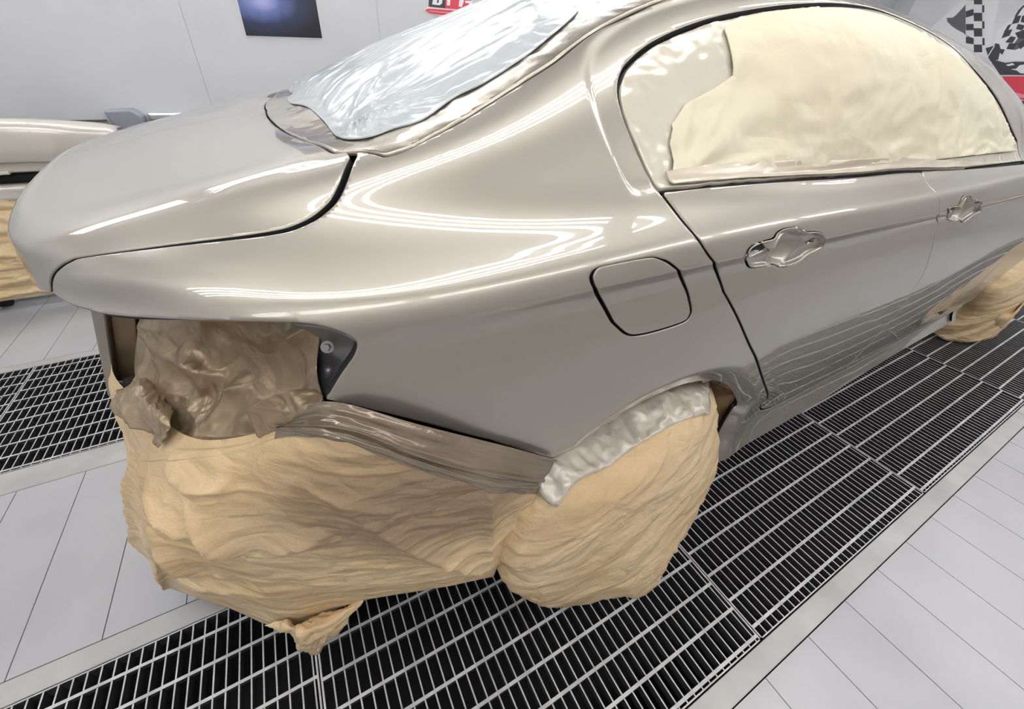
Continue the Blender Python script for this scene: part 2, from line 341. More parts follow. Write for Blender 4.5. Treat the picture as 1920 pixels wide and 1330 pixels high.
CV = {'shut': [(-0.5124,0.7547),(-0.4963,0.7955),(-0.4774,0.8279),(-0.456,0.8566),(-0.4261,0.8879),(-0.4016,0.9064),(-0.3202,0.9227),(-0.1716,0.9319),(-0.0559,0.9392),(-0.02,0.9434),(0.0082,0.9547),(0.0279,0.9694),(0.0485,0.9944),(0.0645,1.0326),(0.0769,1.0746),(0.0865,1.104)],
'lamp': [(-0.675,0.814),(-0.6968,0.7239),(-0.5792,0.7575),(-0.5116,0.7568),(-0.4506,0.7419),(-0.3978,0.7402),(-0.3534,0.7402),(-0.2146,0.7513),(-0.104,0.7584),(-0.0364,0.759),(-0.0107,0.7553),(0.007,0.7504),(0.0231,0.7412),(0.0322,0.7333),(0.033,0.7256),(0.0243,0.713),(0.0005,0.6893),(-0.0289,0.655)],
'lower': [(-0.0289,0.655),(0.0366,0.5968),(0.1036,0.5288),(0.1765,0.4501),(0.2663,0.3695),(0.3293,0.3196)],
'arch': [(0.329,0.3214),(0.3672,0.3147),(0.3872,0.3353),(0.4372,0.3681),(0.493,0.3926),(0.562,0.4042),(0.6205,0.4058),(0.6898,0.394),(0.7559,0.3706),(0.8174,0.335),(0.882,0.2831),(0.9529,0.2106),(1.0145,0.1386),(1.0327,0.0746),(1.018,0.0172),(0.9619,0.0)],
'rdgap': [(0.5179,0.9385),(0.5226,0.9046),(0.5228,0.8531),(0.5306,0.7839),(0.5633,0.7371),(0.608,0.6898),(0.67,0.6092),(0.7667,0.4987),(0.889,0.3851),(1.0916,0.1999),(1.175,0.1308),(1.2267,0.0929),(1.2729,0.077),(1.4782,0.0704),(1.6924,0.0667),(1.938,0.0591),(2.1676,0.0507),(2.4206,0.0425),(2.6,0.0747)],
'bgap': [(1.3716,0.9245),(1.3698,0.8454),(1.4082,0.7429),(1.4895,0.6933),(1.4938,0.659),(1.5347,0.589),(1.5854,0.5195),(1.5988,0.4639),(1.6325,0.4021)],
'belt': [(0.5181,0.9468),(0.5203,0.9374),(0.7061,0.932),(1.0445,0.927),(1.3723,0.9257),(2.0961,0.8945)],
'dlo': [(0.5185,0.9538),(0.5155,0.97),(0.5117,0.9956),(0.5097,1.022),(0.5167,1.0452),(0.5331,1.0597),(0.5578,1.0701),(0.6144,1.0813),(0.6859,1.0881),(0.7619,1.0925),(0.8609,1.0947),(0.9873,1.0988),(1.1368,1.1086),(1.3337,1.1258),(1.5165,1.1244),(1.6734,1.1045),(1.7726,1.0687),(1.9524,1.0261),(2.1357,0.9759),(2.1378,0.9205)],
'blite': [(0.085,1.093),(0.1054,1.0767),(0.1287,1.0668),(0.1578,1.0682),(0.2009,1.0814),(0.3047,1.1051),(0.3761,1.1144),(0.4511,1.1192),(0.5462,1.1346),(0.6408,1.2023)],
'flap': [(0.3252,0.7754),(0.3324,0.7888),(0.3493,0.7926),(0.4172,0.7905),(0.441,0.7768),(0.4599,0.7614),(0.4916,0.727),(0.5308,0.68),(0.5465,0.6426),(0.5464,0.6248),(0.5346,0.6134),(0.4765,0.6096),(0.43,0.6129),(0.407,0.6237),(0.3856,0.6516),(0.3603,0.6911),(0.3311,0.7362),(0.323,0.7618)],
'handle': [(0.6463,0.7367),(0.6424,0.7536),(0.6537,0.7628),(0.68,0.7667),(0.7106,0.7689),(0.7205,0.7826),(0.7411,0.7901),(0.769,0.7877),(0.7918,0.7775),(0.8129,0.7679),(0.8484,0.7627),(0.8713,0.7542),(0.8917,0.7382),(0.9133,0.7156),(0.9014,0.7061),(0.8693,0.6985),(0.8526,0.6894),(0.8186,0.6847),(0.7852,0.6876),(0.7601,0.696),(0.7172,0.6985),(0.6879,0.7025),(0.6711,0.713)],
'handle2': [(1.5085,0.7169),(1.4512,0.7512),(1.4747,0.7552),(1.5147,0.7557),(1.5202,0.7762),(1.5455,0.7855),(1.5827,0.7779),(1.6057,0.7624),(1.6572,0.7538),(1.6979,0.7363),(1.7595,0.7058),(1.727,0.6951),(1.6949,0.6855),(1.6641,0.678),(1.636,0.6873),(1.5799,0.6921),(1.5359,0.7022)]}
ROWS = {'R0': [(4.1,(4.1,0.62,0.2)),(3.6,(3.6,0.47,0.2)),(3,(3,0.405,0.245)),(2,(2,0.4,0.225)),(1,(1,0.396,0.19)),(0.5,(0.5,0.42,0.22)),(0,(0,0.45,0.3)),(-0.2,(-0.13,0.5,0.3)),(-0.35,(-0.25,0.58,0.3)),(-0.5,(-0.33,0.68,0.3)),(-0.7,(-0.37,0.82,0.3)),(-1,(-0.4,1.0,0.3)),(-1.5,(-0.43,1.265,0.3))],
'R1': [(4.1,(4.14,0.6,0.31)),(3.6,(3.6,0.43,0.31)),(3,(3,0.414,0.305)),(2,(2,0.411,0.305)),(1.3,(1.3,0.409,0.31)),(0.8,(0.8,0.402,0.32)),(0.3,(0.3,0.385,0.4)),(0,(0,0.41,0.45)),(-0.2,(-0.13,0.46,0.45)),(-0.35,(-0.25,0.55,0.45)),(-0.5,(-0.34,0.66,0.45)),(-0.7,(-0.38,0.82,0.45)),(-1,(-0.42,1.0,0.45)),(-1.5,(-0.45,1.265,0.45))],
'R2': [(4.1,(4.16,0.6,0.42)),(3.6,(3.6,0.41,0.42)),(3,(3,0.395,0.42)),(2,(2,0.394,0.42)),(1.3,(1.3,0.393,0.43)),(0.8,(0.8,0.389,0.46)),(0.3,(0.3,0.375,0.52)),(0,(0,0.39,0.56)),(-0.2,(-0.13,0.44,0.56)),(-0.35,(-0.25,0.53,0.56)),(-0.5,(-0.34,0.65,0.56)),(-0.7,(-0.38,0.81,0.56)),(-1,(-0.42,1.0,0.56)),(-1.5,(-0.45,1.265,0.56))],
'R3': [(4.1,(4.12,0.6,0.6)),(3.6,(3.6,0.4,0.66)),(3,(3,0.372,0.64)),(2,(2,0.366,0.64)),(1.3,(1.3,0.365,0.65)),(0.8,(0.8,0.363,0.68)),(0.3,(0.3,0.364,0.72)),(0,(0,0.378,0.75)),(-0.2,(-0.12,0.425,0.75)),(-0.35,(-0.24,0.515,0.75)),(-0.5,(-0.33,0.64,0.75)),(-0.7,(-0.37,0.8,0.75)),(-1,(-0.41,1.0,0.75)),(-1.5,(-0.44,1.265,0.75))],
'R4': [(4.1,(4.05,0.64,0.72)),(3.6,(3.6,0.42,0.78)),(3,(3,0.373,0.835)),(2,(2,0.366,0.855)),(1.3,(1.3,0.364,0.865)),(0.8,(0.8,0.364,0.876)),(0.3,(0.3,0.366,0.886)),(0,(0,0.375,0.89)),(-0.2,(-0.12,0.415,0.888)),(-0.35,(-0.235,0.505,0.885)),(-0.5,(-0.325,0.635,0.885)),(-0.7,(-0.37,0.8,0.882)),(-1,(-0.4,1.0,0.88)),(-1.5,(-0.43,1.265,0.878))],
'R4b': [(4.1,(4.03,0.65,0.735)),(3.6,(3.6,0.425,0.81)),(3,(3,0.376,0.878)),(2,(2,0.37,0.896)),(1.3,(1.3,0.368,0.908)),(0.8,(0.8,0.367,0.92)),(0.3,(0.3,0.368,0.93)),(0,(0,0.375,0.932)),(-0.2,(-0.12,0.412,0.932)),(-0.35,(-0.23,0.5,0.928)),(-0.5,(-0.32,0.63,0.925)),(-0.7,(-0.368,0.8,0.922)),(-1,(-0.4,1.0,0.92)),(-1.5,(-0.425,1.265,0.918))],
'R5': [(4.1,(4.0,0.66,0.75)),(3.6,(3.6,0.43,0.835)),(3,(3,0.368,0.902)),(2,(2,0.36,0.92)),(1.3,(1.3,0.358,0.932)),(0.8,(0.8,0.357,0.945)),(0.3,(0.3,0.359,0.956)),(0,(-0.005,0.378,0.966)),(-0.2,(-0.118,0.44,0.972)),(-0.35,(-0.195,0.52,0.962)),(-0.5,(-0.262,0.6,0.956)),(-0.7,(-0.33,0.74,0.945)),(-1,(-0.372,0.93,0.945)),(-1.5,(-0.402,1.265,0.945))],
'R6': [(4.1,(3.95,0.7,0.765)),(3.6,(3.6,0.455,0.86)),(3,(3,0.376,0.935)),(2,(2,0.368,0.953)),(1.3,(1.3,0.364,0.957)),(0.8,(0.8,0.363,0.97)),(0.3,(0.3,0.365,0.977)),(0,(-0.005,0.389,0.988)),(-0.2,(-0.115,0.452,0.988)),(-0.35,(-0.194,0.53,0.973)),(-0.5,(-0.262,0.607,0.966)),(-0.7,(-0.331,0.742,0.955)),(-1,(-0.373,0.93,0.955)),(-1.5,(-0.403,1.265,0.955))],
'R7': [(4.1,(3.85,0.8,0.78)),(3.6,(3.6,0.53,0.89)),(3,(3,0.398,0.962)),(2,(2,0.388,0.985)),(1.3,(1.3,0.38,0.985)),(0.8,(0.8,0.377,0.997)),(0.5,(0.5,0.377,0.999)),(0.3,(0.3,0.377,0.994)),(0,(-0.003,0.414,1.003)),(-0.2,(-0.104,0.468,1.012)),(-0.35,(-0.19,0.536,1.003)),(-0.5,(-0.263,0.616,0.982)),(-0.7,(-0.327,0.733,0.974)),(-1,(-0.373,0.93,0.97)),(-1.5,(-0.403,1.265,0.97))],
'R8': [(4.1,(3.75,0.9,0.8)),(3.6,(3.6,0.63,0.9)),(3,(3,0.46,0.965)),(2.2,(2.2,0.43,0.99)),(1.35,(1.35,0.421,1.006)),(0.8,(0.8,0.427,1.024)),(0.5,(0.5,0.442,1.026)),(0.3,(0.29,0.462,1.022)),(0.1,(0.1,0.5,1.033)),(0,(-0.005,0.508,1.03)),(-0.2,(-0.086,0.52,1.029)),(-0.35,(-0.183,0.562,1.0145)),(-0.5,(-0.262,0.62,1.004)),(-0.7,(-0.322,0.725,0.994)),(-1,(-0.371,0.93,0.989)),(-1.5,(-0.401,1.265,0.989))],
'R9': [(4.1,(3.65,1.0,0.81)),(3.6,(3.55,0.72,0.91)),(3,(2.95,0.55,0.985)),(2.2,(2.2,0.5,1.13)),(1.35,(1.35,0.49,1.195)),(0.8,(0.8,0.495,1.205)),(0.5,(0.49,0.548,1.15)),(0.3,(0.285,0.54,1.108)),(0.1,(0.1,0.561,1.076)),(0,(-0.002,0.557,1.056)),(-0.2,(-0.086,0.566,1.045)),(-0.35,(-0.185,0.592,1.029)),(-0.5,(-0.264,0.648,1.012)),(-0.7,(-0.32,0.738,1.002)),(-1,(-0.369,0.935,0.999)),(-1.5,(-0.4,1.265,1.001))],
'R10': [(4.1,(3.55,1.1,0.82)),(3.6,(3.45,0.82,0.92)),(3,(2.9,0.66,1.0)),(2.2,(2.15,0.65,1.245)),(1.35,(1.35,0.655,1.352)),(0.8,(0.8,0.705,1.338)),(0.65,(0.64,0.735,1.295)),(0.5,(0.505,0.72,1.24)),(0.3,(0.29,0.668,1.146)),(0.1,(0.107,0.64,1.093)),(0,(0.004,0.605,1.074)),(-0.2,(-0.085,0.608,1.057)),(-0.35,(-0.185,0.628,1.037)),(-0.5,(-0.262,0.668,1.016)),(-0.7,(-0.316,0.75,1.008)),(-1,(-0.362,0.95,1.008)),(-1.5,(-0.395,1.265,1.01))],
'R11': [(4.1,(3.5,1.15,0.825)),(3.6,(3.4,0.95,0.93)),(3,(2.85,0.82,1.015)),(2.2,(2.15,0.82,1.265)),(1.35,(1.35,0.85,1.398)),(0.8,(0.8,0.88,1.35)),(0.5,(0.48,0.88,1.236)),(0.3,(0.25,0.85,1.142)),(0.1,(0.065,0.81,1.078)),(0,(-0.025,0.78,1.072)),(-0.2,(-0.11,0.77,1.058)),(-0.35,(-0.19,0.785,1.041)),(-0.5,(-0.252,0.81,1.024)),(-0.7,(-0.3,0.87,1.015)),(-1,(-0.338,1.02,1.017)),(-1.5,(-0.368,1.265,1.018))],
'R12': [(4.1,(3.48,1.2,0.83)),(3.6,(3.35,1.08,0.935)),(3,(2.8,1.02,1.02)),(2.2,(2.12,1.03,1.285)),(1.35,(1.35,1.05,1.42)),(0.8,(0.79,1.06,1.37)),(0.5,(0.46,1.06,1.257)),(0.3,(0.215,1.045,1.16)),(0.1,(0.02,1.01,1.074)),(0,(-0.07,0.975,1.071)),(-0.2,(-0.145,0.965,1.06)),(-0.35,(-0.2,0.975,1.047)),(-0.5,(-0.245,1.0,1.036)),(-0.7,(-0.28,1.04,1.029)),(-1,(-0.312,1.12,1.024)),(-1.5,(-0.335,1.265,1.024))],
'R13': [(4.1,(3.46,1.265,0.83)),(3.6,(3.3,1.265,0.94)),(3,(2.75,1.265,1.025)),(2.2,(2.1,1.265,1.29)),(1.35,(1.33,1.265,1.43)),(0.8,(0.78,1.265,1.38)),(0.5,(0.45,1.265,1.265)),(0.3,(0.2,1.265,1.167)),(0.1,(0.0,1.265,1.072)),(0,(-0.09,1.265,1.07)),(-0.2,(-0.155,1.265,1.061)),(-0.35,(-0.205,1.265,1.05)),(-0.5,(-0.242,1.265,1.041)),(-0.7,(-0.27,1.265,1.035)),(-1,(-0.29,1.265,1.029)),(-1.5,(-0.305,1.265,1.028))]}
HANDLES = {'handle':[(0.7747,0.7341,0.0449,0.05),(0.6746,0.7426,0.0303,0.0203),(0.8565,0.7349,0.0128,0.0137)],'handle2':[(1.5987,0.7307,0.0393,0.0515),(1.5141,0.7334,0.0244,0.0211),(1.6614,0.7369,0.0192,0.0163)]}
MURAL = {'flag_dark': [[(2.615,2.033),(2.542,2.027),(2.497,1.941),(2.568,1.946)],[(2.532,1.87),(2.46,1.866),(2.42,1.79),(2.492,1.793)],[(2.461,1.729),(2.389,1.726),(2.349,1.65),(2.42,1.652)],[(2.385,1.578),(2.314,1.577),(2.276,1.506),(2.347,1.506)],[(2.61,1.888),(2.552,1.906),(2.522,1.848),(2.579,1.829)],[(2.55,1.77),(2.483,1.769),(2.452,1.711),(2.519,1.711)],[(2.661,1.991),(2.62,2.041),(2.59,1.984),(2.66,1.991)],[(2.491,1.651),(2.418,1.639),(2.387,1.58),(2.459,1.591)],[(2.494,1.933),(2.476,1.933),(2.443,1.869),(2.461,1.868)],[(2.421,1.79),(2.402,1.789),(2.367,1.722),(2.386,1.722)],[(2.341,1.636),(2.324,1.637),(2.288,1.569),(2.307,1.571)]],
'flag_shade': [[(2.643,1.951),(2.651,1.924),(2.68,1.858),(2.7,1.835),(2.753,1.836),(2.731,1.8),(2.669,1.757),(2.614,1.726),(2.533,1.689),(2.503,1.672)],[(2.503,1.672),(2.533,1.689),(2.464,1.645),(2.392,1.59),(2.411,1.631)]],
'flag2_dark': [[(2.16,1.911),(2.177,1.868),(2.177,1.816),(2.157,1.829),(2.154,1.873),(2.144,1.91)],[(2.174,1.824),(2.13,1.825),(2.119,1.765),(2.166,1.752)],[(2.19,1.746),(2.167,1.755),(2.166,1.699),(2.192,1.696)],[(2.192,1.696),(2.137,1.71),(2.131,1.652),(2.182,1.63)],[(2.118,1.754),(2.054,1.737),(2.056,1.696),(2.11,1.709)],[(2.119,1.648),(2.073,1.638),(2.073,1.586),(2.136,1.595)],[(2.1,1.675),(2.038,1.706),(1.995,1.623),(2.054,1.63)],[(2.1,1.585),(2.039,1.585),(2.036,1.527),(2.095,1.535)],[(2.035,1.578),(1.995,1.623),(1.967,1.569),(1.984,1.531)],[(2.101,1.827),(2.121,1.821),(2.107,1.769),(2.066,1.759)]],
'flag2_shade': [[(2.054,1.63),(2.015,1.661),(1.963,1.562),(2.027,1.523),(2.061,1.563)]],
'engine': [[(2.268,1.544),(2.212,1.564),(2.207,1.588),(2.174,1.579),(2.141,1.536),(2.103,1.53),(2.1,1.484),(2.13,1.5),(2.107,1.428),(2.038,1.411),(1.974,1.422),(1.891,1.423),(1.83,1.306),(2.023,1.299),(2.103,1.371),(2.195,1.451)]],
'engine_light': [[(2.095,1.48),(2.044,1.516),(1.947,1.531),(1.895,1.431),(1.965,1.43),(2.016,1.429),(2.047,1.468),(2.089,1.456)],[(1.928,1.359),(1.918,1.391),(1.879,1.4),(1.836,1.318),(1.875,1.32),(1.914,1.343),(1.967,1.354)],[(2.127,1.44),(2.115,1.436),(2.112,1.424)],[(2.113,1.468),(2.091,1.452),(2.086,1.428),(2.1,1.436)],[(2.025,1.393),(1.982,1.41),(1.957,1.394),(2.002,1.381)]],
'red_car': [[(2.003,1.288),(1.824,1.294),(1.711,1.077),(1.785,1.095),(1.843,1.134)]],
'red_shine': [[(1.913,1.209),(1.836,1.147),(1.738,1.129),(1.723,1.099),(1.786,1.097),(1.844,1.136)]],
'car_shadow': [[(1.789,1.07),(1.709,1.073),(1.656,0.972),(1.695,0.968)]],
'poles': [[(2.499,1.979),(2.49,1.978),(2.246,1.5),(2.246,1.488)],[(2.214,1.467),(2.209,1.568),(2.201,1.566),(2.205,1.459)]]}
STICKER = {'outline': [[(1.153,1.589),(1.483,1.618),(1.476,1.538),(1.464,1.509),(1.475,1.489),(1.413,1.466),(1.282,1.463),(1.156,1.47),(1.114,1.486),(1.133,1.499),(1.151,1.509)]],
'black': [[(1.161,1.59),(1.276,1.6),(1.273,1.508),(1.151,1.508)]],
'red': [[(1.276,1.6),(1.479,1.618),(1.461,1.512),(1.271,1.508)]],
'bar': [[(1.123,1.489),(1.148,1.498),(1.305,1.501),(1.458,1.502),(1.467,1.485),(1.435,1.471),(1.303,1.467),(1.156,1.472)]],
'barshine': [[(1.157,1.486),(1.304,1.488),(1.447,1.49),(1.447,1.486),(1.304,1.482),(1.157,1.482)]],
'letters': [[(1.177,1.524),(1.195,1.577),(1.226,1.58),(1.21,1.533),(1.223,1.534),(1.238,1.581),(1.259,1.583),(1.249,1.534),(1.232,1.522),(1.179,1.522)],[(1.283,1.526),(1.29,1.586),(1.315,1.588),(1.306,1.526)],[(1.371,1.53),(1.386,1.594),(1.411,1.596),(1.41,1.553),(1.395,1.525),(1.374,1.525)],[(1.421,1.562),(1.471,1.566),(1.461,1.527),(1.434,1.525),(1.435,1.536),(1.448,1.539),(1.45,1.55),(1.421,1.55)]]}
POSTER = [(0.01,1.284),(0.432,1.294),(0.436,1.484),(0.009,1.449)]

# ---- spline helpers -------------------------------------------------------
def nat_spline(xk, yk, x):
    """natural cubic through knots xk (m,), values yk (m,...) at x (n,)"""
    xk = np.asarray(xk, float); yk = np.asarray(yk, float); m = len(xk)
    h = np.diff(xk); A = np.zeros((m, m)); B = np.zeros(yk.shape)
    A[0, 0] = A[-1, -1] = 1
    for i in range(1, m-1):
        A[i, i-1] = h[i-1]; A[i, i] = 2*(h[i-1]+h[i]); A[i, i+1] = h[i]
        B[i] = 6*((yk[i+1]-yk[i])/h[i]-(yk[i]-yk[i-1])/h[i-1])
    M2 = np.linalg.solve(A, B.reshape(m, -1)).reshape(yk.shape)
    j = np.clip(np.searchsorted(xk, x)-1, 0, m-2); hj = h[j]
    a = (xk[j+1]-x)/hj; b = (x-xk[j])/hj
    ex = (slice(None),)+(None,)*(yk.ndim-1)
    a = a[ex]; b = b[ex]; hj = hj[ex]
    return a*yk[j]+b*yk[j+1]+((a**3-a)*M2[j]+(b**3-b)*M2[j+1])*hj**2/6
ROWN = ['R0','R1','R2','R3','R4','R4b','R5','R6','R7','R8','R9','R10','R11','R12','R13']
TK = np.array([0,.11,.22,.44,.665,.71,.742,.776,.835,.93,1.03,1.13,1.33,1.53,1.74])
def sstep(a, b, x):
    t = np.clip((x-a)/(b-a), 0, 1); return t*t*(3-2*t)
_SD = np.arange(-1.9, 4.5, .01); _RD = None
def body_rows(s):
    """feature rows, faired along the car"""
    global _RD
    if _RD is None:
        k = np.exp(-.5*(np.arange(-16, 17)/5.0)**2); k /= k.sum(); out = []
        for n in ROWN:
            r = sorted(ROWS[n]); q = nat_spline([a[0] for a in r], [a[1] for a in r], np.clip(_SD, -1.5, 4.1))
            lo = q[:1]+(q[:1]-q[40:41])/.4*0; pad = q.copy()
            m = _SD < -1.5                                    # mirror about the car's centre line
            src = np.interp(-3.0-_SD[m], _SD, np.arange(len(_SD))).astype(int)
            pad[m] = q[src]; pad[m, 1] = 2*1.265-pad[m, 1]
            sm = np.stack([np.convolve(np.pad(pad[:, c], 16, mode='edge'), k, 'valid') for c in range(3)], -1)
            out.append(sm)
        _RD = np.array(out)
    x = np.clip((np.asarray(s)+1.9)/.01, 1, len(_SD)-3); i = np.floor(x).astype(int); f = (x-i)[None, :, None]
    p0, p1, p2, p3 = _RD[:, i-1], _RD[:, i], _RD[:, i+1], _RD[:, i+2]
    return .5*(2*p1+(p2-p0)*f+(2*p0-5*p1+4*p2-p3)*f**2+(3*p1-p0-3*p2+p3)*f**3)
def _across(R, tk, t):
    """per-station natural cubic across the rows R (m,n,3), chord-length knots, evaluated at common t"""
    m, n = R.shape[:2]
    h = np.linalg.norm(np.diff(R, axis=0), axis=2)**.8+1e-5          # (m-1,n)
    A = np.zeros((n, m, m)); B = np.zeros((n, m, 3)); A[:, 0, 0] = A[:, -1, -1] = 1
    for i in range(1, m-1):
        A[:, i, i-1] = h[i-1]; A[:, i, i] = 2*(h[i-1]+h[i]); A[:, i, i+1] = h[i]
        B[:, i] = 6*((R[i+1]-R[i])/h[i][:, None]-(R[i]-R[i-1])/h[i-1][:, None])
    M2 = np.linalg.solve(A, B).transpose(1, 0, 2)
    j = np.clip(np.searchsorted(tk, t)-1, 0, m-2)
    b = ((t-tk[j])/(tk[j+1]-tk[j]))[:, None, None]; a = 1-b; hj = h[j][..., None]
    return a*R[j]+b*R[j+1]+((a**3-a)*M2[j]+(b**3-b)*M2[j+1])*hj**2/6
def _raw_points(s, t):
    R = body_rows(s)
    full = _across(R, TK, t)
    i5 = 6
    lo = _across(R[:i5+1], TK[:i5+1], t[t <= TK[i5]]) if (t <= TK[i5]).any() else np.zeros((0, len(s), 3))
    hi = _across(R[i5:], TK[i5:], t[t > TK[i5]]) if (t > TK[i5]).any() else np.zeros((0, len(s), 3))
    brk = np.concatenate([lo, hi], 0)
    w = sstep(-.05, .3, s)[None, :, None]
    return (full*(1-w)+brk*w).transpose(1, 0, 2)
_CS = np.arange(-1.85, 4.3, .01); _CT = np.arange(.70, 1.74+.001, .008); _CG = None; _DK = None
def _gauss(A, sig, axis, n):
    k = np.exp(-.5*(np.arange(-n, n+1)/sig)**2); k /= k.sum()
    A = np.moveaxis(A, axis, 0); pad = np.concatenate([2*A[:1]-A[n:0:-1], A, 2*A[-1:]-A[-2:-n-2:-1]], 0)
    if axis == 1:                                  # centre line: mirror in y
        m = A[-2:-n-2:-1].copy(); m[..., 1] = 2*1.265-m[..., 1]; pad[-n:] = m
    out = sum(k[i]*pad[i:i+len(A)] for i in range(2*n+1))
    return np.moveaxis(out, 0, axis)
def body_points(s, t):
    """grid of surface points (len(s), len(t), 3): the upper body is faired, the lower body keeps its crease"""
    global _CG
    s = np.asarray(s, float); t = np.asarray(t, float)
    P = _raw_points(s, t)
    if (t > .79).any():
        if _CG is None:
            _CG = _gauss(_gauss(_raw_points(_CS, _CT), 4.5, 0, 14), 4.5, 1, 14)
        def w4(x, n):
            x = np.clip(x, 1, n-3); i = np.minimum(np.floor(x).astype(int), n-3); f = x-i
            return i, np.stack([-.5*f+f*f-.5*f**3, 1-2.5*f*f+1.5*f**3, .5*f+2*f*f-1.5*f**3, -.5*f*f+.5*f**3], -1)
        i, wi = w4((s-_CS[0])/.01, len(_CS)); j, wj = w4((t-_CT[0])/.008, len(_CT)+1)
        G = np.concatenate([_CG, np.where(np.array([0, 1, 0]) > 0, 2*1.265-_CG[:, -2:-1], _CG[:, -2:-1])], 1)
        Q = 0
        for a in range(4):
            row = G[i+a-1]
            for b in range(4):
                Q = Q+(wi[:, a][:, None]*wj[:, b][None, :])[..., None]*row[:, np.clip(j+b-1, 0, G.shape[1]-1)]
        w = sstep(.79, .86, t)[None, :, None]
        P = P*(1-w)+Q*w
    # lid top: one fair crowned surface z(x, y)
    if (t > 1.10).any() and (s < .12).any():
        global _DK
        X = lambda Q: np.stack([np.ones(Q.shape[:-1]), Q[..., 0], Q[..., 0]**2, (Q[..., 1]-1.265)**2, Q[..., 0]*(Q[..., 1]-1.265)**2, (Q[..., 1]-1.265)**4], -1)
        if _DK is None:
            a = (_CS > -1.5) & (_CS < .05); b = _CT > 1.13
            D = _CG[a][:, b].reshape(-1, 3); _DK = np.linalg.lstsq(X(D), D[:, 2], rcond=None)[0]
        w = sstep(1.12, 1.24, t)[None, :]*(1-sstep(.0, .12, s))[:, None]
        P[..., 2] = P[..., 2]*(1-w)+(X(P)@_DK)*w
    P[:, t >= TK[-1]-1e-9, 1] = 1.265
    P[s <= -1.5+1e-9, :, 1] = 1.265
    return P
def grid_normals(P):
    du = np.gradient(P, axis=0); dv = np.gradient(P, axis=1)
    n = np.cross(du, dv); n /= np.linalg.norm(n, axis=2, keepdims=True)+1e-12
    return n
# ---------------------------------------------------------------- car body surface
def cr(poly, n=5, closed=False, sharp=()):
    """Catmull-Rom resample of a 2-D polyline"""
    p = np.array(poly, float); m = len(p); out = []
    for i in range(m if closed else m-1):
        a = p[i]; b = p[(i+1) % m]
        z = p[i-1] if (i > 0 or closed) else a
        q = p[(i+2) % m] if (i+2 < m or closed) else b
        for k in range(n):
            t = k/n
            out.append(.5*((2*a)+(-z+b)*t+(2*z-5*a+4*b-q)*t*t+(-z+3*a-3*b+q)*t**3))
    if not closed: out.append(p[-1])
    return [tuple(x) for x in out]
def sdf(poly, S, T):
    """signed distance of points to closed polygon (negative inside)"""
    p = np.array(poly, float); q = np.roll(p, -1, 0)
    x = np.stack([S.ravel(), T.ravel()], -1)
    best = np.full(len(x), 1e9); ins = np.zeros(len(x), bool)
    for a, b in zip(p, q):
        e = b-a; L = e@e
        if L < 1e-14: continue
        w = x-a; h = np.clip((w@e)/L, 0, 1)
        best = np.minimum(best, np.hypot(w[:, 0]-h*e[0], w[:, 1]-h*e[1]))
        c = (a[1] > x[:, 1]) != (b[1] > x[:, 1])
        if c.any() and abs(e[1]) > 1e-14:
            xi = a[0]+(x[:, 1]-a[1])/e[1]*e[0]
            ins ^= c & (x[:, 0] < xi)
    return np.where(ins, -best, best).reshape(S.shape)
PAPER_POLY = [(0.7518,1.0794),(0.721,1.0345),(0.6783,1.0267),(0.6163,1.0182),(0.5838,1.0043),(0.569,0.9867),(0.569,0.9726),(0.5578,0.9607),(0.5579,0.9575),(0.6274,0.9508),(0.7822,0.9448),(1.0478,0.9435),(1.3798,0.945),(2.092,0.9525),(2.0602,0.9818),(1.9014,1.0205),(1.7201,1.0604),(1.5878,1.0871),(1.4303,1.1014),(1.2531,1.1024),(1.1002,1.0955),(0.9697,1.0899),(0.85,1.0879),(0.8,1.0834)]
FILM_POLY = cr([(0.1601,1.6914),(0.1741,1.5673),(0.1579,1.4169),(0.1153,1.2781),(0.1019,1.2052),(0.1233,1.1591),(0.1681,1.1569),(0.2102,1.1426),(0.2904,1.1785),(0.3419,1.1692),(0.4028,1.1738),(0.468,1.1873),(0.5646,1.2428),(0.6408,1.3247)])+[(.77, 1.8), (0.1601, 1.8)]
GATHER = (0.1076,1.2384)
LID_BOT = .735
P_shut = cr(CV['shut'])
P_lamp = cr(CV['lamp'][3:])
P_lower = cr(CV['lower'])
POLY = {}
POLY['lid'] = P_shut[::-1]+[(-.56,LID_BOT+.004),(-.62,LID_BOT),(-1.6,LID_BOT),(-1.6,1.8),(.1039,1.8)]+cr([(.1039,1.74),(.0984,1.663),(.0939,1.5463),(.086,1.40),(.07,1.25),(.068,1.1556),(.087,1.136)])
POLY['cut'] = [(-1.6,LID_BOT),(-.62,LID_BOT),(-.56,LID_BOT+.004)]+P_lamp+P_lower+[(.3309,-.2),(-1.6,-.2)]
POLY['arch'] = cr([(.330,.305)]+CV['arch'][1:12]+[(.945,.20),(.955,.11),(.955,-.05)])+[(.955,-.2),(.32,-.2),(.325,.1)]
POLY['rdoor'] = cr(CV['rdgap'][:10]+[(1.08,.185),(1.10,.16),(1.125,.14),(1.16,.126),(1.22,.118),(1.43,.117)])+[(1.6368,.117)]+cr(CV['bgap'][::-1][0:1]+CV['bgap'][::-1][1:])[0:]
POLY['rdoor'] = [(p_[0]+(.003 if (p_[0] > 1.3 and p_[1] > .13) else 0), p_[1]) for p_ in POLY['rdoor']]
BELT = cr(CV['belt'][1:])
POLY['rdoor'] += [q for q in BELT[::-1] if CV['rdgap'][0][0]+.01 < q[0] < CV['bgap'][0][0]-.01]
POLY['fdoor'] = [(2.5,.117),(1.6368,.117)]+cr(CV['bgap'][::-1])+[q for q in BELT if q[0] > CV['bgap'][0][0]+.01]+[(2.5, BELT[-1][1])]
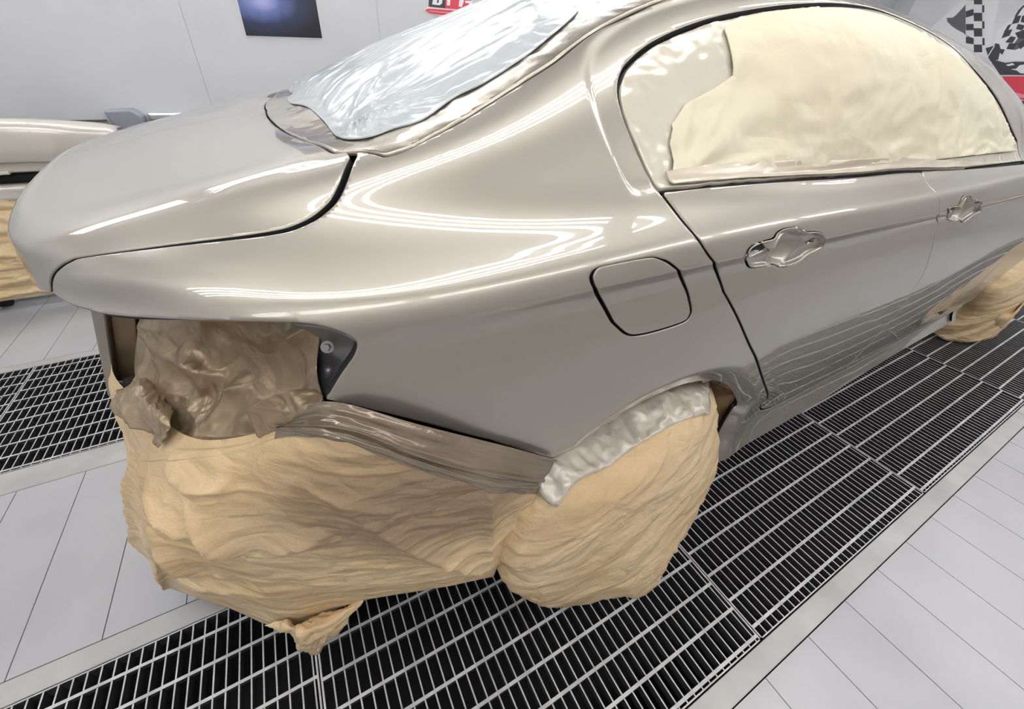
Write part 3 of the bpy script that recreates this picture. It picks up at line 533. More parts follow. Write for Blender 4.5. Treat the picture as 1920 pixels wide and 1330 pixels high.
POLY['dlo'] = cr([CV['belt'][0]]+CV['dlo'][:-1])+[(2.158, BELT[-1][1]+.012)]+[(s_, t_+.002) for s_, t_ in BELT[::-1]]
POLY['blite'] = cr(CV['blite'][2:-1]+[(.64,1.139),(.80,1.16)])+[(.80,1.8),(.1039,1.8)]+cr([(.1039,1.74),(.0984,1.663),(.0939,1.5463),(.086,1.40),(.07,1.25),(.068,1.1556),(.087,1.128)])+[(.1063,1.106)]
POLY['flap'] = cr(CV['flap'], 5, True)
POLY['handle'] = cr(CV['handle'], 5, True)
POLY['handle2'] = cr(CV['handle2'], 5, True)
POLY['fsill'] = [(2.66, -.2), (3.5, -.2), (3.5, .13), (2.72, .13), (2.66, .10)]
POLY['farch'] = [(3.22+.42*math.cos(a), .07+.40*math.sin(a)) for a in np.linspace(0, 2*math.pi, 40)[:-1]]
for _k in ('handle', 'handle2'):
    _c = np.mean(POLY[_k], 0); POLY[_k+'_wide'] = [tuple(_c+(np.array(q)-_c)*1.3) for q in POLY[_k]]
for _k in ('rdoor', 'fdoor'):
    _p = [POLY[_k][0]]
    for _q in POLY[_k][1:]:
        if math.hypot(_q[0]-_p[-1][0], _q[1]-_p[-1][1]) > 1e-4: _p.append(_q)
    POLY[_k] = _p
def body_disp(P, N, S, T):
    """pressed-in details of the sheet metal, along the normal (metres, + is outward)"""
    d = np.zeros(S.shape)
    da = sdf(POLY['arch'], S, T)                       # wheel arch lip
    k = (da > -.02) & (T < .7)
    d = d+np.where(k, .011*np.exp(-(np.maximum(da, .0)/.13)**2), 0)
    d = d-np.where(k, .42*.004*np.logaddexp(0, (.052-da)/.004), 0)       # crisp edge, then a band that turns under
    dd = sdf(POLY['dlo'], S, T)                        # recessed frame round the side windows
    d = d-.006*(1-sstep(.040, .056, dd))*sstep(-.006, .016, T-np.interp(S, [q[0] for q in BELT], [q[1] for q in BELT]))*(1-sstep(.75,1.1,S)*.6)
    sill = 1-sstep(.10, .112, T)                       # sill panel sits a little back under the doors
    d = d-.009*sill*sstep(.95, 1.15, S)
    return d
class Surf:
    def __init__(s, S1, T1, disp=body_disp):
        s.s = S1; s.t = T1
        s.P = body_points(S1, T1); s.N = grid_normals(s.P)
        s.S, s.T = np.meshgrid(S1, T1, indexing='ij')
        if disp is not None:
            s.P = s.P+s.N*disp(s.P, s.N, s.S, s.T)[..., None]
            s.N = grid_normals(s.P)
_FL = []
def clip_mesh(P, N, F, flange=.014, lip=.0016, mirror=False):
    """keep the part of the grid where F<0, give the cut edges a rolled lip and a flange"""
    global _FL
    _FL = []
    ns, nt = F.shape
    idx = -np.ones((ns, nt), int); ins = F < 0
    idx[ins] = np.arange(ins.sum())
    verts = [P[ins]]; nv = int(ins.sum())
    norms = [N[ins]]
    a, b, c, d = ins[:-1, :-1], ins[1:, :-1], ins[1:, 1:], ins[:-1, 1:]
    full = a & b & c & d
    I, J = np.nonzero(full)
    faces = np.stack([idx[I, J], idx[I+1, J], idx[I+1, J+1], idx[I, J+1]], -1).tolist()
    part = (a | b | c | d) & ~full
    ek = {}; ev = []; en = []; cutedges = []
    def ecut(p, q):
        key = (p, q) if p < q else (q, p)
        if key in ek: return ek[key]
        fa, fb = F[p], F[q]; t = fa/(fa-fb); t = min(max(t, .02), .98)
        ev.append(P[p]*(1-t)+P[q]*t); n = N[p]*(1-t)+N[q]*t; en.append(n/np.linalg.norm(n))
        ek[key] = nv+len(ev)-1
        return ek[key]
    for i, j in np.argwhere(part):
        ring = [(i, j), (i+1, j), (i+1, j+1), (i, j+1)]
        poly = []; cuts = []
        for k in range(4):
            p = tuple(ring[k]); q = tuple(ring[(k+1) % 4])
            if ins[p]: poly.append(int(idx[p]))
            if ins[p] != ins[q]:
                e = ecut(p, q); poly.append(e); cuts.append((e, bool(ins[p])))
        if len(poly) >= 3: faces.append(poly)
        # cut edge goes from an exit (inside->outside) to the next entry
        if len(cuts) == 2:
            ex = [c_[0] for c_ in cuts if c_[1]][0]; en_ = [c_[0] for c_ in cuts if not c_[1]][0]
            cutedges.append((ex, en_))
    V = np.concatenate([verts[0], np.array(ev).reshape(-1, 3)], 0)
    NN = np.concatenate([norms[0], np.array(en).reshape(-1, 3)], 0)
    if flange and cutedges:
        used = sorted({v for e in cutedges for v in e}); r = {v: k for k, v in enumerate(used)}
        out = np.zeros((len(used), 3))
        for p, q in cutedges:
            dvec = V[q]-V[p]
            o = np.cross(dvec, .5*(NN[p]+NN[q])); L = np.linalg.norm(o)
            if L > 1e-9:
                out[r[p]] += o/L; out[r[q]] += o/L
        out /= np.linalg.norm(out, axis=1, keepdims=True)+1e-9
        u = np.array(used)
        r1 = V[u]+out*lip-NN[u]*lip*.8; r2 = r1-NN[u]*flange
        n0 = len(V); k = len(used); V = np.concatenate([V, r1, r2], 0)
        for p, q in cutedges:
            i, j = r[p], r[q]
            faces.append([q, p, n0+i, n0+j])
        nfl = len(faces)
        for p, q in cutedges:
            i, j = r[p], r[q]
            faces.append([n0+j, n0+i, n0+k+i, n0+k+j])
        _FL = [(nfl, len(faces))]
    if mirror:
        nf_ = len(faces); _FL = _FL+[(a_+nf_, b_+nf_) for a_, b_ in _FL]
        n0 = len(V); V2 = V.copy(); V2[:, 1] = 2*YC-V2[:, 1]
        faces = faces+[[n0+v for v in f[::-1]] for f in faces]
        V = np.concatenate([V, V2], 0)
        mid = np.nonzero(np.abs(V[:n0, 1]-YC) < 1e-3)[0]; mp_ = {int(n0+v): int(v) for v in mid}
        faces = [[mp_.get(int(v), int(v)) for v in f] for f in faces]
    return V, faces
def combine(S, T, inside=(), outside=(), gap=.0042):
    F = np.full(S.shape, -1e3)
    for k in inside: F = np.maximum(F, sdf(POLY[k] if isinstance(k, str) else k, S, T)+gap)
    for k in outside:
        g_ = gap
        if k.endswith('+'): k = k[:-1]; g_ = gap+.0045          # a wider shut line
        F = np.maximum(F, -sdf(POLY[k], S, T)+g_)
    return F
YC = 1.265
def lin(a, b, step): return np.linspace(a, b, max(2, int(round((b-a)/step))+1))
def panel(name, m, parent, s0, s1, t0, t1, step, inside=(), outside=(), gap=.0042, flange=.014, off=0., mirror=False, disp=body_disp, extra=None, lip=.0016, black_flange=True):
    G = Surf(lin(s0, s1, step), lin(t0, t1, step), disp)
    F = combine(G.S, G.T, inside, outside, gap)
    P = G.P+G.N*off
    if extra is not None: P = P+G.N*extra(G.P, G.S, G.T)[..., None]
    Nn = grid_normals(P)
    V, f = clip_mesh(P, Nn, F, flange, lip, mirror)
    o = mesh_obj(name, V, f, m, parent)
    if black_flange:
        o.data.materials.append(M['black'])
        for a_, b_ in _FL:
            for i_ in range(a_, b_): o.data.polygons[i_].material_index = 1
    return o
TM = TK[-1]
car = empty('car', (0.58, YC, 0))
tag(car, 'champagne silver sedan, half masked for spraying, standing on the floor grates', 'car')
# main shell of the right side (finely meshed where the camera is) and the rest
panel('body_shell', M['paint'], car, -.72, 2.62, 0, TM, .006, (), ('lid+', 'cut', 'arch', 'rdoor', 'fdoor', 'dlo', 'blite', 'flap', 'farch', 'fsill'))
panel('front_body', M['paint'], car, 2.615, 4.1, 0, TM, .012, (), ('farch', 'fsill'), 0, .02, 0, False, None)
G = Surf(lin(-.72, 4.1, .015), lin(0, TM, .015), None)
_F = combine(G.S, G.T, (), ('lid', 'cut', 'blite', 'dlo'), .003)
_V, _f = clip_mesh(G.P, G.N, _F, .012, .001)
_V[:, 1] = 2*YC-_V[:, 1]; _f = [q[::-1] for q in _f]
mesh_obj('body_shell', _V, _f, M['paint'], car)
G = Surf(lin(.4, 2.4, .04), lin(.9, 1.2, .02), None)
_V, _f = clip_mesh(G.P-G.N*.004, G.N, combine(G.S, G.T, ('dlo',), (), 0), 0)
_V[:, 1] = 2*YC-_V[:, 1]; _f = [q[::-1] for q in _f]
mesh_obj('window_glass', _V, _f, M['wellblack'], car)
# black inner shell behind the shut lines
panel('inner_shell', M['black'], car, -.72, 2.62, 0, TM, .012, (), ('cut', 'arch', 'handle_wide', 'handle2_wide'), .004, 0, -.0145, False)
# doors, lid, flap
rdoor = panel('rear_door', M['paint'], car, .46, 1.72, .08, .95, .005, ('rdoor',), ('handle',))
fdoor = panel('front_door', M['paint'], car, 1.30, 2.52, .08, .95, .006, ('fdoor',), ('handle2',), .0016)
lid = panel('trunk_lid', M['paint'], car, -1.5, .16, .70, TM, .005, ('lid',), (), .0052, .016, 0, True)
panel('fuel_flap', M['paint'], car, .30, .57, .60, .79, .003, ('flap',), (), .0042, .010)
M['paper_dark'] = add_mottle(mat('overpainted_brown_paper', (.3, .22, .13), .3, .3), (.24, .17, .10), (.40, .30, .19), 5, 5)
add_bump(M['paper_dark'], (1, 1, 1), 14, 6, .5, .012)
# ---------------------------------------------------------------- handle recesses (handles taken off)
def handle_recess(poly, door, big):
    p = np.array(POLY[poly]); s0, t0 = p.min(0)-.01; s1, t1 = p.max(0)+.01
    bowl, holes = HANDLES[poly][0], HANDLES[poly][1:]      # centre and radii in (s, t)
    def disp(P, S, T):
        d = sdf(POLY[poly], S, T)
        r = np.hypot((S-bowl[0])/bowl[2], (T-bowl[1])/bowl[3])
        h = -.006*sstep(.0, .006, -d)                          # pads lie a little below the skin
        h = h+.0038*np.exp(-((d+.0015)/.0035)**2)                # raised rim
        bw = -.030*np.clip(1-r**2, 0, 1)**.7*sstep(.0, .011, -d)
        h = np.where(r < 1.0, np.minimum(h, bw-.002), h)
        h = h+.003*np.exp(-((r-1.05)/.05)**2)*(d < 0)
        return h
    st = .0016
    G = Surf(lin(s0, s1, st), lin(t0, t1, st))
    F = combine(G.S, G.T, (poly,), (), -.001)
    for hx, hy, a, b in holes:
        F = np.maximum(F, (1-np.hypot((G.S-hx)/a, (G.T-hy)/b)+.16*vnoise(np.stack([G.S*70, G.T*90, G.S*0], -1)))*b)
    P = G.P+G.N*disp(G.P, G.S, G.T)[..., None]
    V, f = clip_mesh(P, grid_normals(P), F, .006, .0004)
    rec = mesh_obj('handle_recess', V, f, M['paint'], door)
    # dark openings with crumpled foil behind them
    for hx, hy, a, b in holes:
        G2 = Surf(lin(hx-a*1.1, hx+a*1.04, a/5), lin(hy-b*1.15, hy+b*1.15, b/5))
        V, f = clip_mesh(G2.P-G2.N*.0088, G2.N, np.full(G2.S.shape, -1.), 0)
        mesh_obj('handle_opening', V, f, M['black'], door)
        k = (hx < bowl[0])
        G3 = Surf(lin(hx-a*(.85 if k else .4), hx+a*(.45 if k else .3), a/14), lin(hy-b*.75, hy+b*.15, b/10))
        cr_ = crumple(G3.P, 55, 3, 3)
        F3 = np.hypot((G3.S-hx+a*.25)/(a*.75), (G3.T-hy+b*.25)/(b*.7))-1+.7*vnoise(G3.P*110)
        V, f = clip_mesh(G3.P-G3.N*(.0075-.002*cr_[..., None]), G3.N, F3, 0)
        if len(f): mesh_obj('foil_scrap', V, f, M['chrome'], door)
handle_recess('handle', rdoor, True)
handle_recess('handle2', fdoor, False)
# rear plate panel of the lid, between the (removed) lamps
def slab(name, xz, y, m):
    mb = MB(); n = len(xz)
    mb.add([(a, y, c) for a, c in xz]+[(a, 2*YC-y, c) for a, c in xz],
           [tuple(range(n)), tuple(range(2*n-1, n-1, -1))]+[(i, i+n, (i+1) % n+n, (i+1) % n) for i in range(n)])
    return mb.build(name, m, lid, bevel=.003)
slab('plate_panel', [(-.322, .90), (-.392, .635), (-.378, .632), (-.300, .90)], .865, M['paint'])
slab('tail_panel', [(-.262, .89), (-.335, .64), (-.30, .34), (.06, .34), (.06, .89)], .895, M['black'])
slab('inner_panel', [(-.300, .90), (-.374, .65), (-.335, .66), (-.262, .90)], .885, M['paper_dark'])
# lamp pocket sheet metal with its bolt, in the upper front corner of the lamp opening
def net_surface(net, nu, nv, tk=None):
    A = np.array(net, float)                    # (cols, rows, 3)
    ku = np.arange(A.shape[0]); kv = np.arange(A.shape[1])
    B = nat_spline(ku, A, np.linspace(0, A.shape[0]-1, nu))
    return nat_spline(kv, B.transpose(1, 0, 2), np.linspace(0, A.shape[1]-1, nv)).transpose(1, 0, 2)
def grid_faces(nu, nv, closed_u=False):
    f = []
    for i in range(nu if closed_u else nu-1):
        for j in range(nv-1):
            f.append((i*nv+j, ((i+1) % nu)*nv+j, ((i+1) % nu)*nv+j+1, i*nv+j+1))
    return f
def sheet(name, P, m, parent=None, thick=.0006):
    nu, nv = P.shape[:2]
    o = mesh_obj(name, P.reshape(-1, 3), grid_faces(nu, nv), m, parent)
    if thick:
        md = o.modifiers.new('thickness', 'SOLIDIFY'); md.thickness = thick; md.offset = -1
    return o
LP = net_surface(LAMPCORNER_NET, 20, 20)
mb = MB(); mb.box(.06, 1.9, .62, 2*YC-.62, .28, .88); mb.build('inner_body', M['black'], car)
lb = sheet('lamp_bracket', LP, M['grey'], car, .002)
mb = MB(); bc = Vector(BOLT); bd = Vector((-.25, -.85, .45)).normalized()
mb.tube([bc, bc+bd*.002], .0072, 20); mb.tube([bc+bd*.002, bc+bd*.007], [.0046, .0038], 6)
mb.build('bolt', M['grey'], lb)
# ---------------------------------------------------------------- wheel-arch lining
def arch_lining(parent):
    cpt = np.array(POLY['arch'][:-3]); 
    G_ = Surf(cpt[:1, 0], np.array([.3]), None) if False else None
    edge = []
    for s_, t_ in cpt[::3]:
        P = body_points(np.array([s_, s_+.001]), np.array([max(t_, 0), max(t_, 0)+.001]))[0, 0]
        edge.append(P)
    edge = np.array(edge); n = len(edge); nv = 40
    c = np.array([.60, 0, .33])
    P = np.zeros((n, nv, 3))
    for j in range(nv):
        q = edge.copy(); w = j/(nv-1)
        q[:, 1] += .012+.42*w
        P[:, j] = q
    rad = P-c; rad[..., 1] = 0; rad /= np.linalg.norm(rad, axis=2, keepdims=True)+1e-9
    P = P+rad*(.012+.026*crumple(P, 15, 5))[..., None]
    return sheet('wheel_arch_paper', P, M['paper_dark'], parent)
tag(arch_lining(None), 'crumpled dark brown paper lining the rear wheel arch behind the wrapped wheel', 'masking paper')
# ---------------------------------------------------------------- side window masking
side = empty('side_window_mask', (1.2, .45, 1.03))
tag(side, 'cream masking paper and film taped over the side windows of the silver sedan', 'masking paper')
def wr_side(P, S, T):
    r = .004
    w = sstep(.93, .97, T)*(1-sstep(1.04, 1.09, T))
    low = np.exp(-((T-.955)/.022)**2)
    for gs, gt, rad, amp in ((.565, .950, .20, .0050), (2.0, .950, .35, .0030)):      # pleats fanning from two gathered spots
        rr = np.hypot(S-gs, (T-gt)*1.4); th = np.arctan2((T-gt)*1.4, S-gs)
        r = r+amp*np.exp(-rr/rad)*sstep(.01, .07, rr)*(1-2.2*np.abs(vnoise(np.stack([th*5.5, rr*1.5, rr*0], -1))))
    r = r+.0040*w*crumple(P*np.array([2.0, 1, 5.]), 3.5, 2, 4)+.0035*low*crumple(P*np.array([1.2, 1, 6.]), 7, 8, 4)
    return r
def wr_film(P, S, T):
    e = np.exp(-np.maximum(-sdf(POLY['dlo'], S, T), 0)/.05)
    return .0012+.0018*crumple(P, 16, 4, 4)*(S < 1.0)+e*(S < 1.0)*.0022*crumple(P*np.array([1, 1, 1]), 34, 14, 3)
def flat(P, S, T): return np.full(S.shape, -.0035)
panel('window_film', M['film'], side, .46, 2.2, .92, 1.13, .006, ('dlo',), (), .0035, .006, -.002, False, body_disp, wr_film, .0016, False)
POLY['paper'] = PAPER_POLY
panel('paper_sheet', M['cream'], side, .46, 2.2, .92, 1.13, .005, ('paper',), (), 0, .002, .001, False, body_disp, wr_side, .0003, False)
def wr_tape(P, S, T): return .006+.0016*crumple(P*np.array([.6, 1, 8]), 6, 9, 3)
POLY['belttape'] = [(s_, t_+.005) for s_, t_ in BELT[1:]]+[(s_, t_+.005+.022*(1-.35*sstep(.5, 2.1, np.array(s_)))) for s_, t_ in BELT[:0:-1]]
panel('belt_tape', M['tapeband'], side, .48, 2.2, .92, .96, .003, ('belttape',), (), 0, .002, .0, False, body_disp, wr_tape, .0003, False)
panel('window_trim', M['black'], side, .46, 2.2, .91, 1.13, .008, ('dlo',), (), -.001, 0, -.008, False)
# ---------------------------------------------------------------- rear window masking
rear = empty('rear_window_mask', (.3, YC, 1.1))
tag(rear, 'wrinkled bluish white plastic film taped over the rear window of the silver sedan', 'plastic film')
def wr_back(P, S, T): return .002+.0015*crumple(P, 12, 3, 3)
panel('tape_border', M['paint_tape'], rear, .05, .82, 1.05, TM, .006, ('blite',), (), .002, .006, .0, True, body_disp, wr_back, .0016, False)
POLY['film'] = FILM_POLY
GA = np.array(GATHER)
def wr_sheet(P, S, T):
    d = -sdf(POLY['film'], S, T)
    r = np.hypot(S-GA[0], T-GA[1]); th = np.arctan2(T-GA[1], S-GA[0])
    pl = (np.abs(vnoise(np.stack([th*9, r*2, r*0], -1)))-.3)*.030*np.exp(-r/.16)*sstep(.0, .04, r)
    e = crumple(np.stack([S*.8+T*.3, T*0, (T-.35*S)*3.2], -1), 5.5, 6, 4)
    return .004+.016*sstep(0, .08, d)+pl*sstep(0, .03, d)+.0032*e*sstep(.005, .04, d)*(1-.6*sstep(.12, .3, d))+.0035*vnoise(np.stack([(S+.25*T)*46, S*0, T*5], -1))*np.exp(-d/.05)*sstep(0, .012, d)
panel('film_sheet', M['whitefilm'], rear, .05, .82, 1.05, TM, .005, ('film',), (), 0, .002, .002, True, body_disp, wr_sheet, .0003, False)
# ---------------------------------------------------------------- paper over the rear bumper and lamp pocket
def radial_folds(P, lines):
    h = np.zeros(P.shape[:2])
    for a, b, w, amp in lines:
        a = np.array(a, float); b = np.array(b, float); e = b-a; L = e@e
        k = np.clip(((P-a)@e)/L, 0, 1); d = np.linalg.norm(P-a-k[..., None]*e, axis=2)
        taper = np.sin(np.pi*np.clip(((P-a)@e)/L*.94+.03, 0, 1))**.7
        h = h+amp*taper*np.exp(-d/w)
    return h
def net_normals(P):
    n = np.cross(np.gradient(P, axis=0), np.gradient(P, axis=1)); return n/(np.linalg.norm(n, axis=2, keepdims=True)+1e-9)
nu, nv = 480, 300
A = np.array(SKIRT_NET)
Am = A[::-1][1:].copy(); Am[..., 1] = 2*YC-Am[..., 1]
ku = np.arange(len(A)+4)
A2 = np.concatenate([A, Am[:4]], 0)
P = net_surface(A2, nu, nv)
N_ = net_normals(P)
if N_[20, 100, 1] > 0: N_ = -N_
vv = np.linspace(0, 5, nv)[None, :]*np.ones((nu, 1)); uu = np.linspace(0, len(A2)-1, nu)[:, None]*np.ones((1, nv))
body_w = sstep(1.5, 2.3, vv)*(1-.7*sstep(4.6, 5, vv))
h = .005*body_w*crumple(P*np.array([1, 1, 1.6]), 3.0, 1, 3)+.0025*body_w*crumple(P*np.array([1.2, 1.2, 4]), 8, 2, 3)
h = h+.006*sstep(2.5, 5, uu)*body_w*crumple(P*np.array([2.2, 2.2, .8]), 4.0, 12, 3)
h = h+1.4*radial_folds(P, FOLDS)*sstep(1.0, 2.0, vv)
P = P+N_*h[..., None]
P[..., 2] = np.maximum(P[..., 2], .012)
jj = int(nv*1.9/5)
icut = int(nu*4.2/(len(A2)-1))
bump_p = empty('bumper_mask', (0, .45, .2))
tag(bump_p, 'big brown paper sheet with a glossy film edge draped over the rear bumper', 'masking paper')
sheet('paper_sheet', P[:, jj-2:], M['paper_skirt'], bump_p)
sheet('paper_ledge', P[icut-4:, :jj], M['paper'], bump_p)
pf = P[:icut, :jj].copy()
u_ = uu[:icut, :jj]; v_ = vv[:icut, :jj]
pf = pf+N_[:icut, :jj]*(.002+.003*vnoise(np.stack([u_*1.1, v_*5.5, u_*0], -1))+.0012*vnoise(np.stack([u_*4, v_*9, u_*0+3], -1))+.007*np.exp(-((v_-.80-.05*np.sin(u_*1.5))/.13)**2))[..., None]
sheet('film_strip', pf, M['brownfilm'], bump_p)
# twisted paper corner that hangs to the grate
K = net_surface(KNOT_NET, 60, 40); K = K+net_normals(K)*(.012*crumple(K, 16, 4, 4))[..., None]
sheet('paper_knot', K, M['paper'], bump_p)
# lamp pocket
P = net_surface(LAMP_NET, 150, 110); N_ = net_normals(P)
if N_[75, 50, 1] > 0: N_ = -N_
ew = np.minimum(np.linspace(0, 1, 150)[:, None], np.linspace(1, 0, 150)[:, None]); ew = sstep(0, .12, np.minimum(ew, np.minimum(np.linspace(0, 1, 110), np.linspace(1, 0, 110))[None, :]))
P = P+N_*(ew*(.022*crumple(P*np.array([1, 1, .7]), 7, 3, 3)+.0035*crumple(P*np.array([1, 1, .5]), 20, 5, 3)+1.2*radial_folds(P, FOLDS2)))[..., None]
tag(sheet('lamp_pocket_mask', P, M['paper_over']), 'creased brown paper stuffed into the empty tail lamp opening', 'masking paper')
# paper scrap taped from pocket to bumper, and the twist at the pocket's far corner
P = net_surface(SCRAP_NET, 40, 40); P = P+net_normals(P)*(.006*crumple(P, 14, 8, 4))[..., None]
sheet('tape_patch', P, M['paper_over'], bump_p)
P = net_surface(TWIST_NET, 50, 50); P = P+net_normals(P)*(.012*crumple(P, 15, 9, 4))[..., None]
sheet('paper_twist', P, M['paper_over'], bump_p)
# ---------------------------------------------------------------- wheel covers
def wheel_bag(name, ring, mid, label, foldseed, yin, rim):
    ring = np.array(ring, float); m = len(ring)
    R = nat_spline(np.arange(m+7), np.concatenate([ring[-3:], ring, ring[:4]]), 3+np.linspace(0, m, 220, endpoint=False))
    mid = np.array(mid, float); rows = []
    c2 = R.mean(0)
    prof = [(0, .0), (.25, 0.), (.5, -.006), (.75, -.012), (.9, -.010), (1, 0)]
    for w in np.concatenate([np.linspace(.001, .97, 46), [1.0]]):
        q = mid*(1-w)+R*w
        q[:, 1] = mid[1]+(R[:, 1]-mid[1])*w**2.6
        q[:, 1] += np.interp(w, [0, .5, .8, .93, 1], [0, -.006, -.014, -.012, .004])
        rows.append(q)
    rad = R-c2; rad[:, 1] = 0
    for w in np.linspace(.15, 1, 14):
        q = R.copy(); q[:, 1] += .004+yin*w; q = q-rad*.10*w**1.3
        rows.append(q)
    P = np.array(rows).transpose(1, 0, 2)
    n = net_normals(P)
    if n[10, 20, 1] > 0: n = -n
    ang = np.arctan2(P[..., 2]-mid[2], P[..., 0]-mid[0])
    along = (P[..., 0]*.86+P[..., 2]*.5); across = (-P[..., 0]*.5+P[..., 2]*.86)
    h = .006*crumple(np.stack([along*1.0, P[..., 1], across*4.0], -1), 4, foldseed, 5)
    wr = np.concatenate([np.linspace(.02, 1, 47), np.ones(14)])[None, :]
    h = h+.008*sstep(.75, 1, wr)*crumple(np.stack([ang*1.6, wr*.8*np.ones_like(ang), ang*0], -1), 6, foldseed+1, 4)
    P = P+n*h[..., None]
    P[..., 2] = np.maximum(P[..., 2], .012)
    root = empty(name, (float(mid[0]), float(mid[1])+.05, 0.0)); tag(root, label, 'wheel cover')
    nu_, nv_ = P.shape[:2]
    o = mesh_obj('paper_bag', P.reshape(-1, 3), grid_faces(nu_, nv_, True), M['paper'], root)
    if rim:
        a0, a1 = rim
        ia, ib = int(220*a0/m), int(220*a1/m)
        sel = [k % 220 for k in range(ia, ib)]
        Q = P[sel][:, 38:54]; nn = n[sel][:, 38:54]
        q = (.006+.006*crumple(Q, 24, 6, 4))[..., None]
        sheet('plastic_rim', Q+nn*q, M['rimfilm'], root)
    return root
wheel_bag('rear_wheel_cover', RW_RING, RW_MID, 'bulging brown paper bag with silvery top edge wrapped over the rear wheel', 21, .16, (16.2, 22.2))
wheel_bag('front_wheel_cover', FW_RING, FW_MID, 'brown paper wrapped over the front wheel at the right edge of the photo', 33, .12, None)
# ---------------------------------------------------------------- pictures on the walls
def flat_polys(name, polys, plane, m, parent=None, depth=.0008):
    """flat printed shapes: plane is ('y', y) or ('x', x); given thickness towards the room"""
    v = []; f = []
    for pl in polys:
        n0 = len(v)
        for a, b in pl:
            v.append((a, plane[1], b) if plane[0] == 'y' else (plane[1], a, b))
        f.append(tuple(range(n0, n0+len(pl))))
    o = mesh_obj(name, v, f, m, parent, False)
    md = o.modifiers.new('thickness', 'SOLIDIFY'); md.thickness = depth; md.offset = 0
    return o
M['ink'] = mat('black_ink', (.045, .045, .05), .5); M['shade'] = mat('dark_grey_ink', (.12, .12, .13), .5)
M['white'] = mat('white_print', (.78, .78, .79), .5); M['red'] = mat('red_print', (.68, .05, .085), .4)
M['pink'] = mat('pink_print', (.80, .30, .36), .4); M['mbrown'] = mat('dark_brown_print', (.07, .045, .04), .5)
M['muralbg'] = add_mottle(mat('pale_print', (.62, .62, .66), .5), (.62, .62, .66), (.74, .74, .77), 3, 6)
mur = empty('mural', (X1-.01, 2.0, 1.5))
tag(mur, 'motor racing mural with checkered flags and a red car on the front wall', 'mural')
flat_polys('backdrop', [[(-.6, .5), (3.15, .5), (3.15, 2.3), (-.6, 2.3)]], ('x', X1-.006), M['muralbg'], mur, .004)
flat_polys('flag', [[(2.86, 1.75), (2.62, 2.1), (2.42, 2.1), (2.20, 1.45)]], ('x', X1-.0088), M['white'], mur)
flat_polys('flag_checks', MURAL['flag_dark'], ('x', X1-.0105), M['ink'], mur)
flat_polys('flag_fold', MURAL['flag_shade'], ('x', X1-.0100), M['shade'], mur)
flat_polys('flag', [[(2.25, 1.70), (2.05, 2.05), (1.75, 1.9), (1.95, 1.45), (2.16, 1.40)]], ('x', X1-.0088), M['white'], mur)
flat_polys('flag_checks', MURAL['flag2_dark'], ('x', X1-.0105), M['ink'], mur)
flat_polys('flag_fold', MURAL['flag2_shade'], ('x', X1-.0097), M['shade'], mur)
flat_polys('flag_pole', MURAL['poles'], ('x', X1-.0115), M['white'], mur)
flat_polys('engine', MURAL['engine'], ('x', X1-.0108), M['ink'], mur)
flat_polys('exhaust', MURAL['engine_light'], ('x', X1-.0120), M['white'], mur)
flat_polys('red_car', MURAL['red_car'], ('x', X1-.0108), M['red'], mur)
flat_polys('red_car_shine', MURAL['red_shine'], ('x', X1-.0120), M['pink'], mur)
flat_polys('car_shadow', MURAL['car_shadow'], ('x', X1-.0108), M['mbrown'], mur)
# dark poster on the far wall
m = mat('night_poster_print', (.02, .02, .03), .3); N, L, b = nodes(m)
tc = N.new('ShaderNodeTexCoord'); mp = N.new('ShaderNodeMapping'); mp.inputs['Location'].default_value = (-.6, 0, -1.33); mp.inputs['Scale'].default_value = (4, 1, 7)
nz = N.new('ShaderNodeTexNoise'); nz.inputs['Scale'].default_value = 7; nz.inputs['Detail'].default_value = 6; nz.inputs['Distortion'].default_value = 1.5
mx = N.new('ShaderNodeMix'); mx.data_type = 'VECTOR'; mx.inputs[0].default_value = .22
ln = N.new('ShaderNodeVectorMath'); ln.operation = 'LENGTH'; crn = N.new('ShaderNodeValToRGB')
crn.color_ramp.elements[0].color = (.50, .52, .82, 1); crn.color_ramp.elements[1].color = (.007, .007, .011, 1)
for p_, c_ in ((.32, (.13, .17, .42)), (.62, (.02, .035, .09))):
    crn.color_ramp.elements.new(p_).color = (*c_, 1)
L.new(tc.outputs['Object'], mp.inputs['Vector']); L.new(mp.outputs['Vector'], mx.inputs[4]); L.new(tc.outputs['Object'], nz.inputs['Vector']); L.new(nz.outputs['Color'], mx.inputs[5])
L.new(mx.outputs[1], ln.inputs[0]); L.new(ln.outputs['Value'], crn.inputs['Fac']); L.new(crn.outputs['Color'], b.inputs['Base Color'])
me_p = [(POSTER[0][0], POSTER[0][1]), (POSTER[1][0], POSTER[1][1]), (POSTER[1][0]+.006, 1.90), (POSTER[0][0]+.004, 1.90)]
ox_ = np.array([POSTER[0][0], 0, POSTER[0][1]])
root = empty('wall_poster', (POSTER[0][0], Y1-.004, POSTER[0][1])); tag(root, 'dark poster with a blue glow hanging on the far white wall', 'poster')
flat_polys('print', [me_p], ('y', Y1-.005), m, root, .003)
flat_polys('white_margin', [[(me_p[0][0]-.004, me_p[0][1]-.006), (me_p[1][0]+.004, me_p[1][1]-.006), (me_p[2][0]+.004, me_p[2][1]), (me_p[3][0]-.004, me_p[3][1])]], ('y', Y1-.0018), M['white'], root, .003)
st_ = empty('wall_sticker', (1.3, Y1-.003, 1.55)); tag(st_, 'red and black logo sticker on the far wall above the rear window film', 'sticker')
flat_polys('outline', STICKER['outline'], ('y', Y1-.002), M['white'], st_, .001)
flat_polys('black_panel', STICKER['black'], ('y', Y1-.0035), M['ink'], st_)
flat_polys('red_panel', STICKER['red'], ('y', Y1-.0035), M['red'], st_)
flat_polys('red_bar', STICKER['bar'], ('y', Y1-.0035), M['red'], st_)
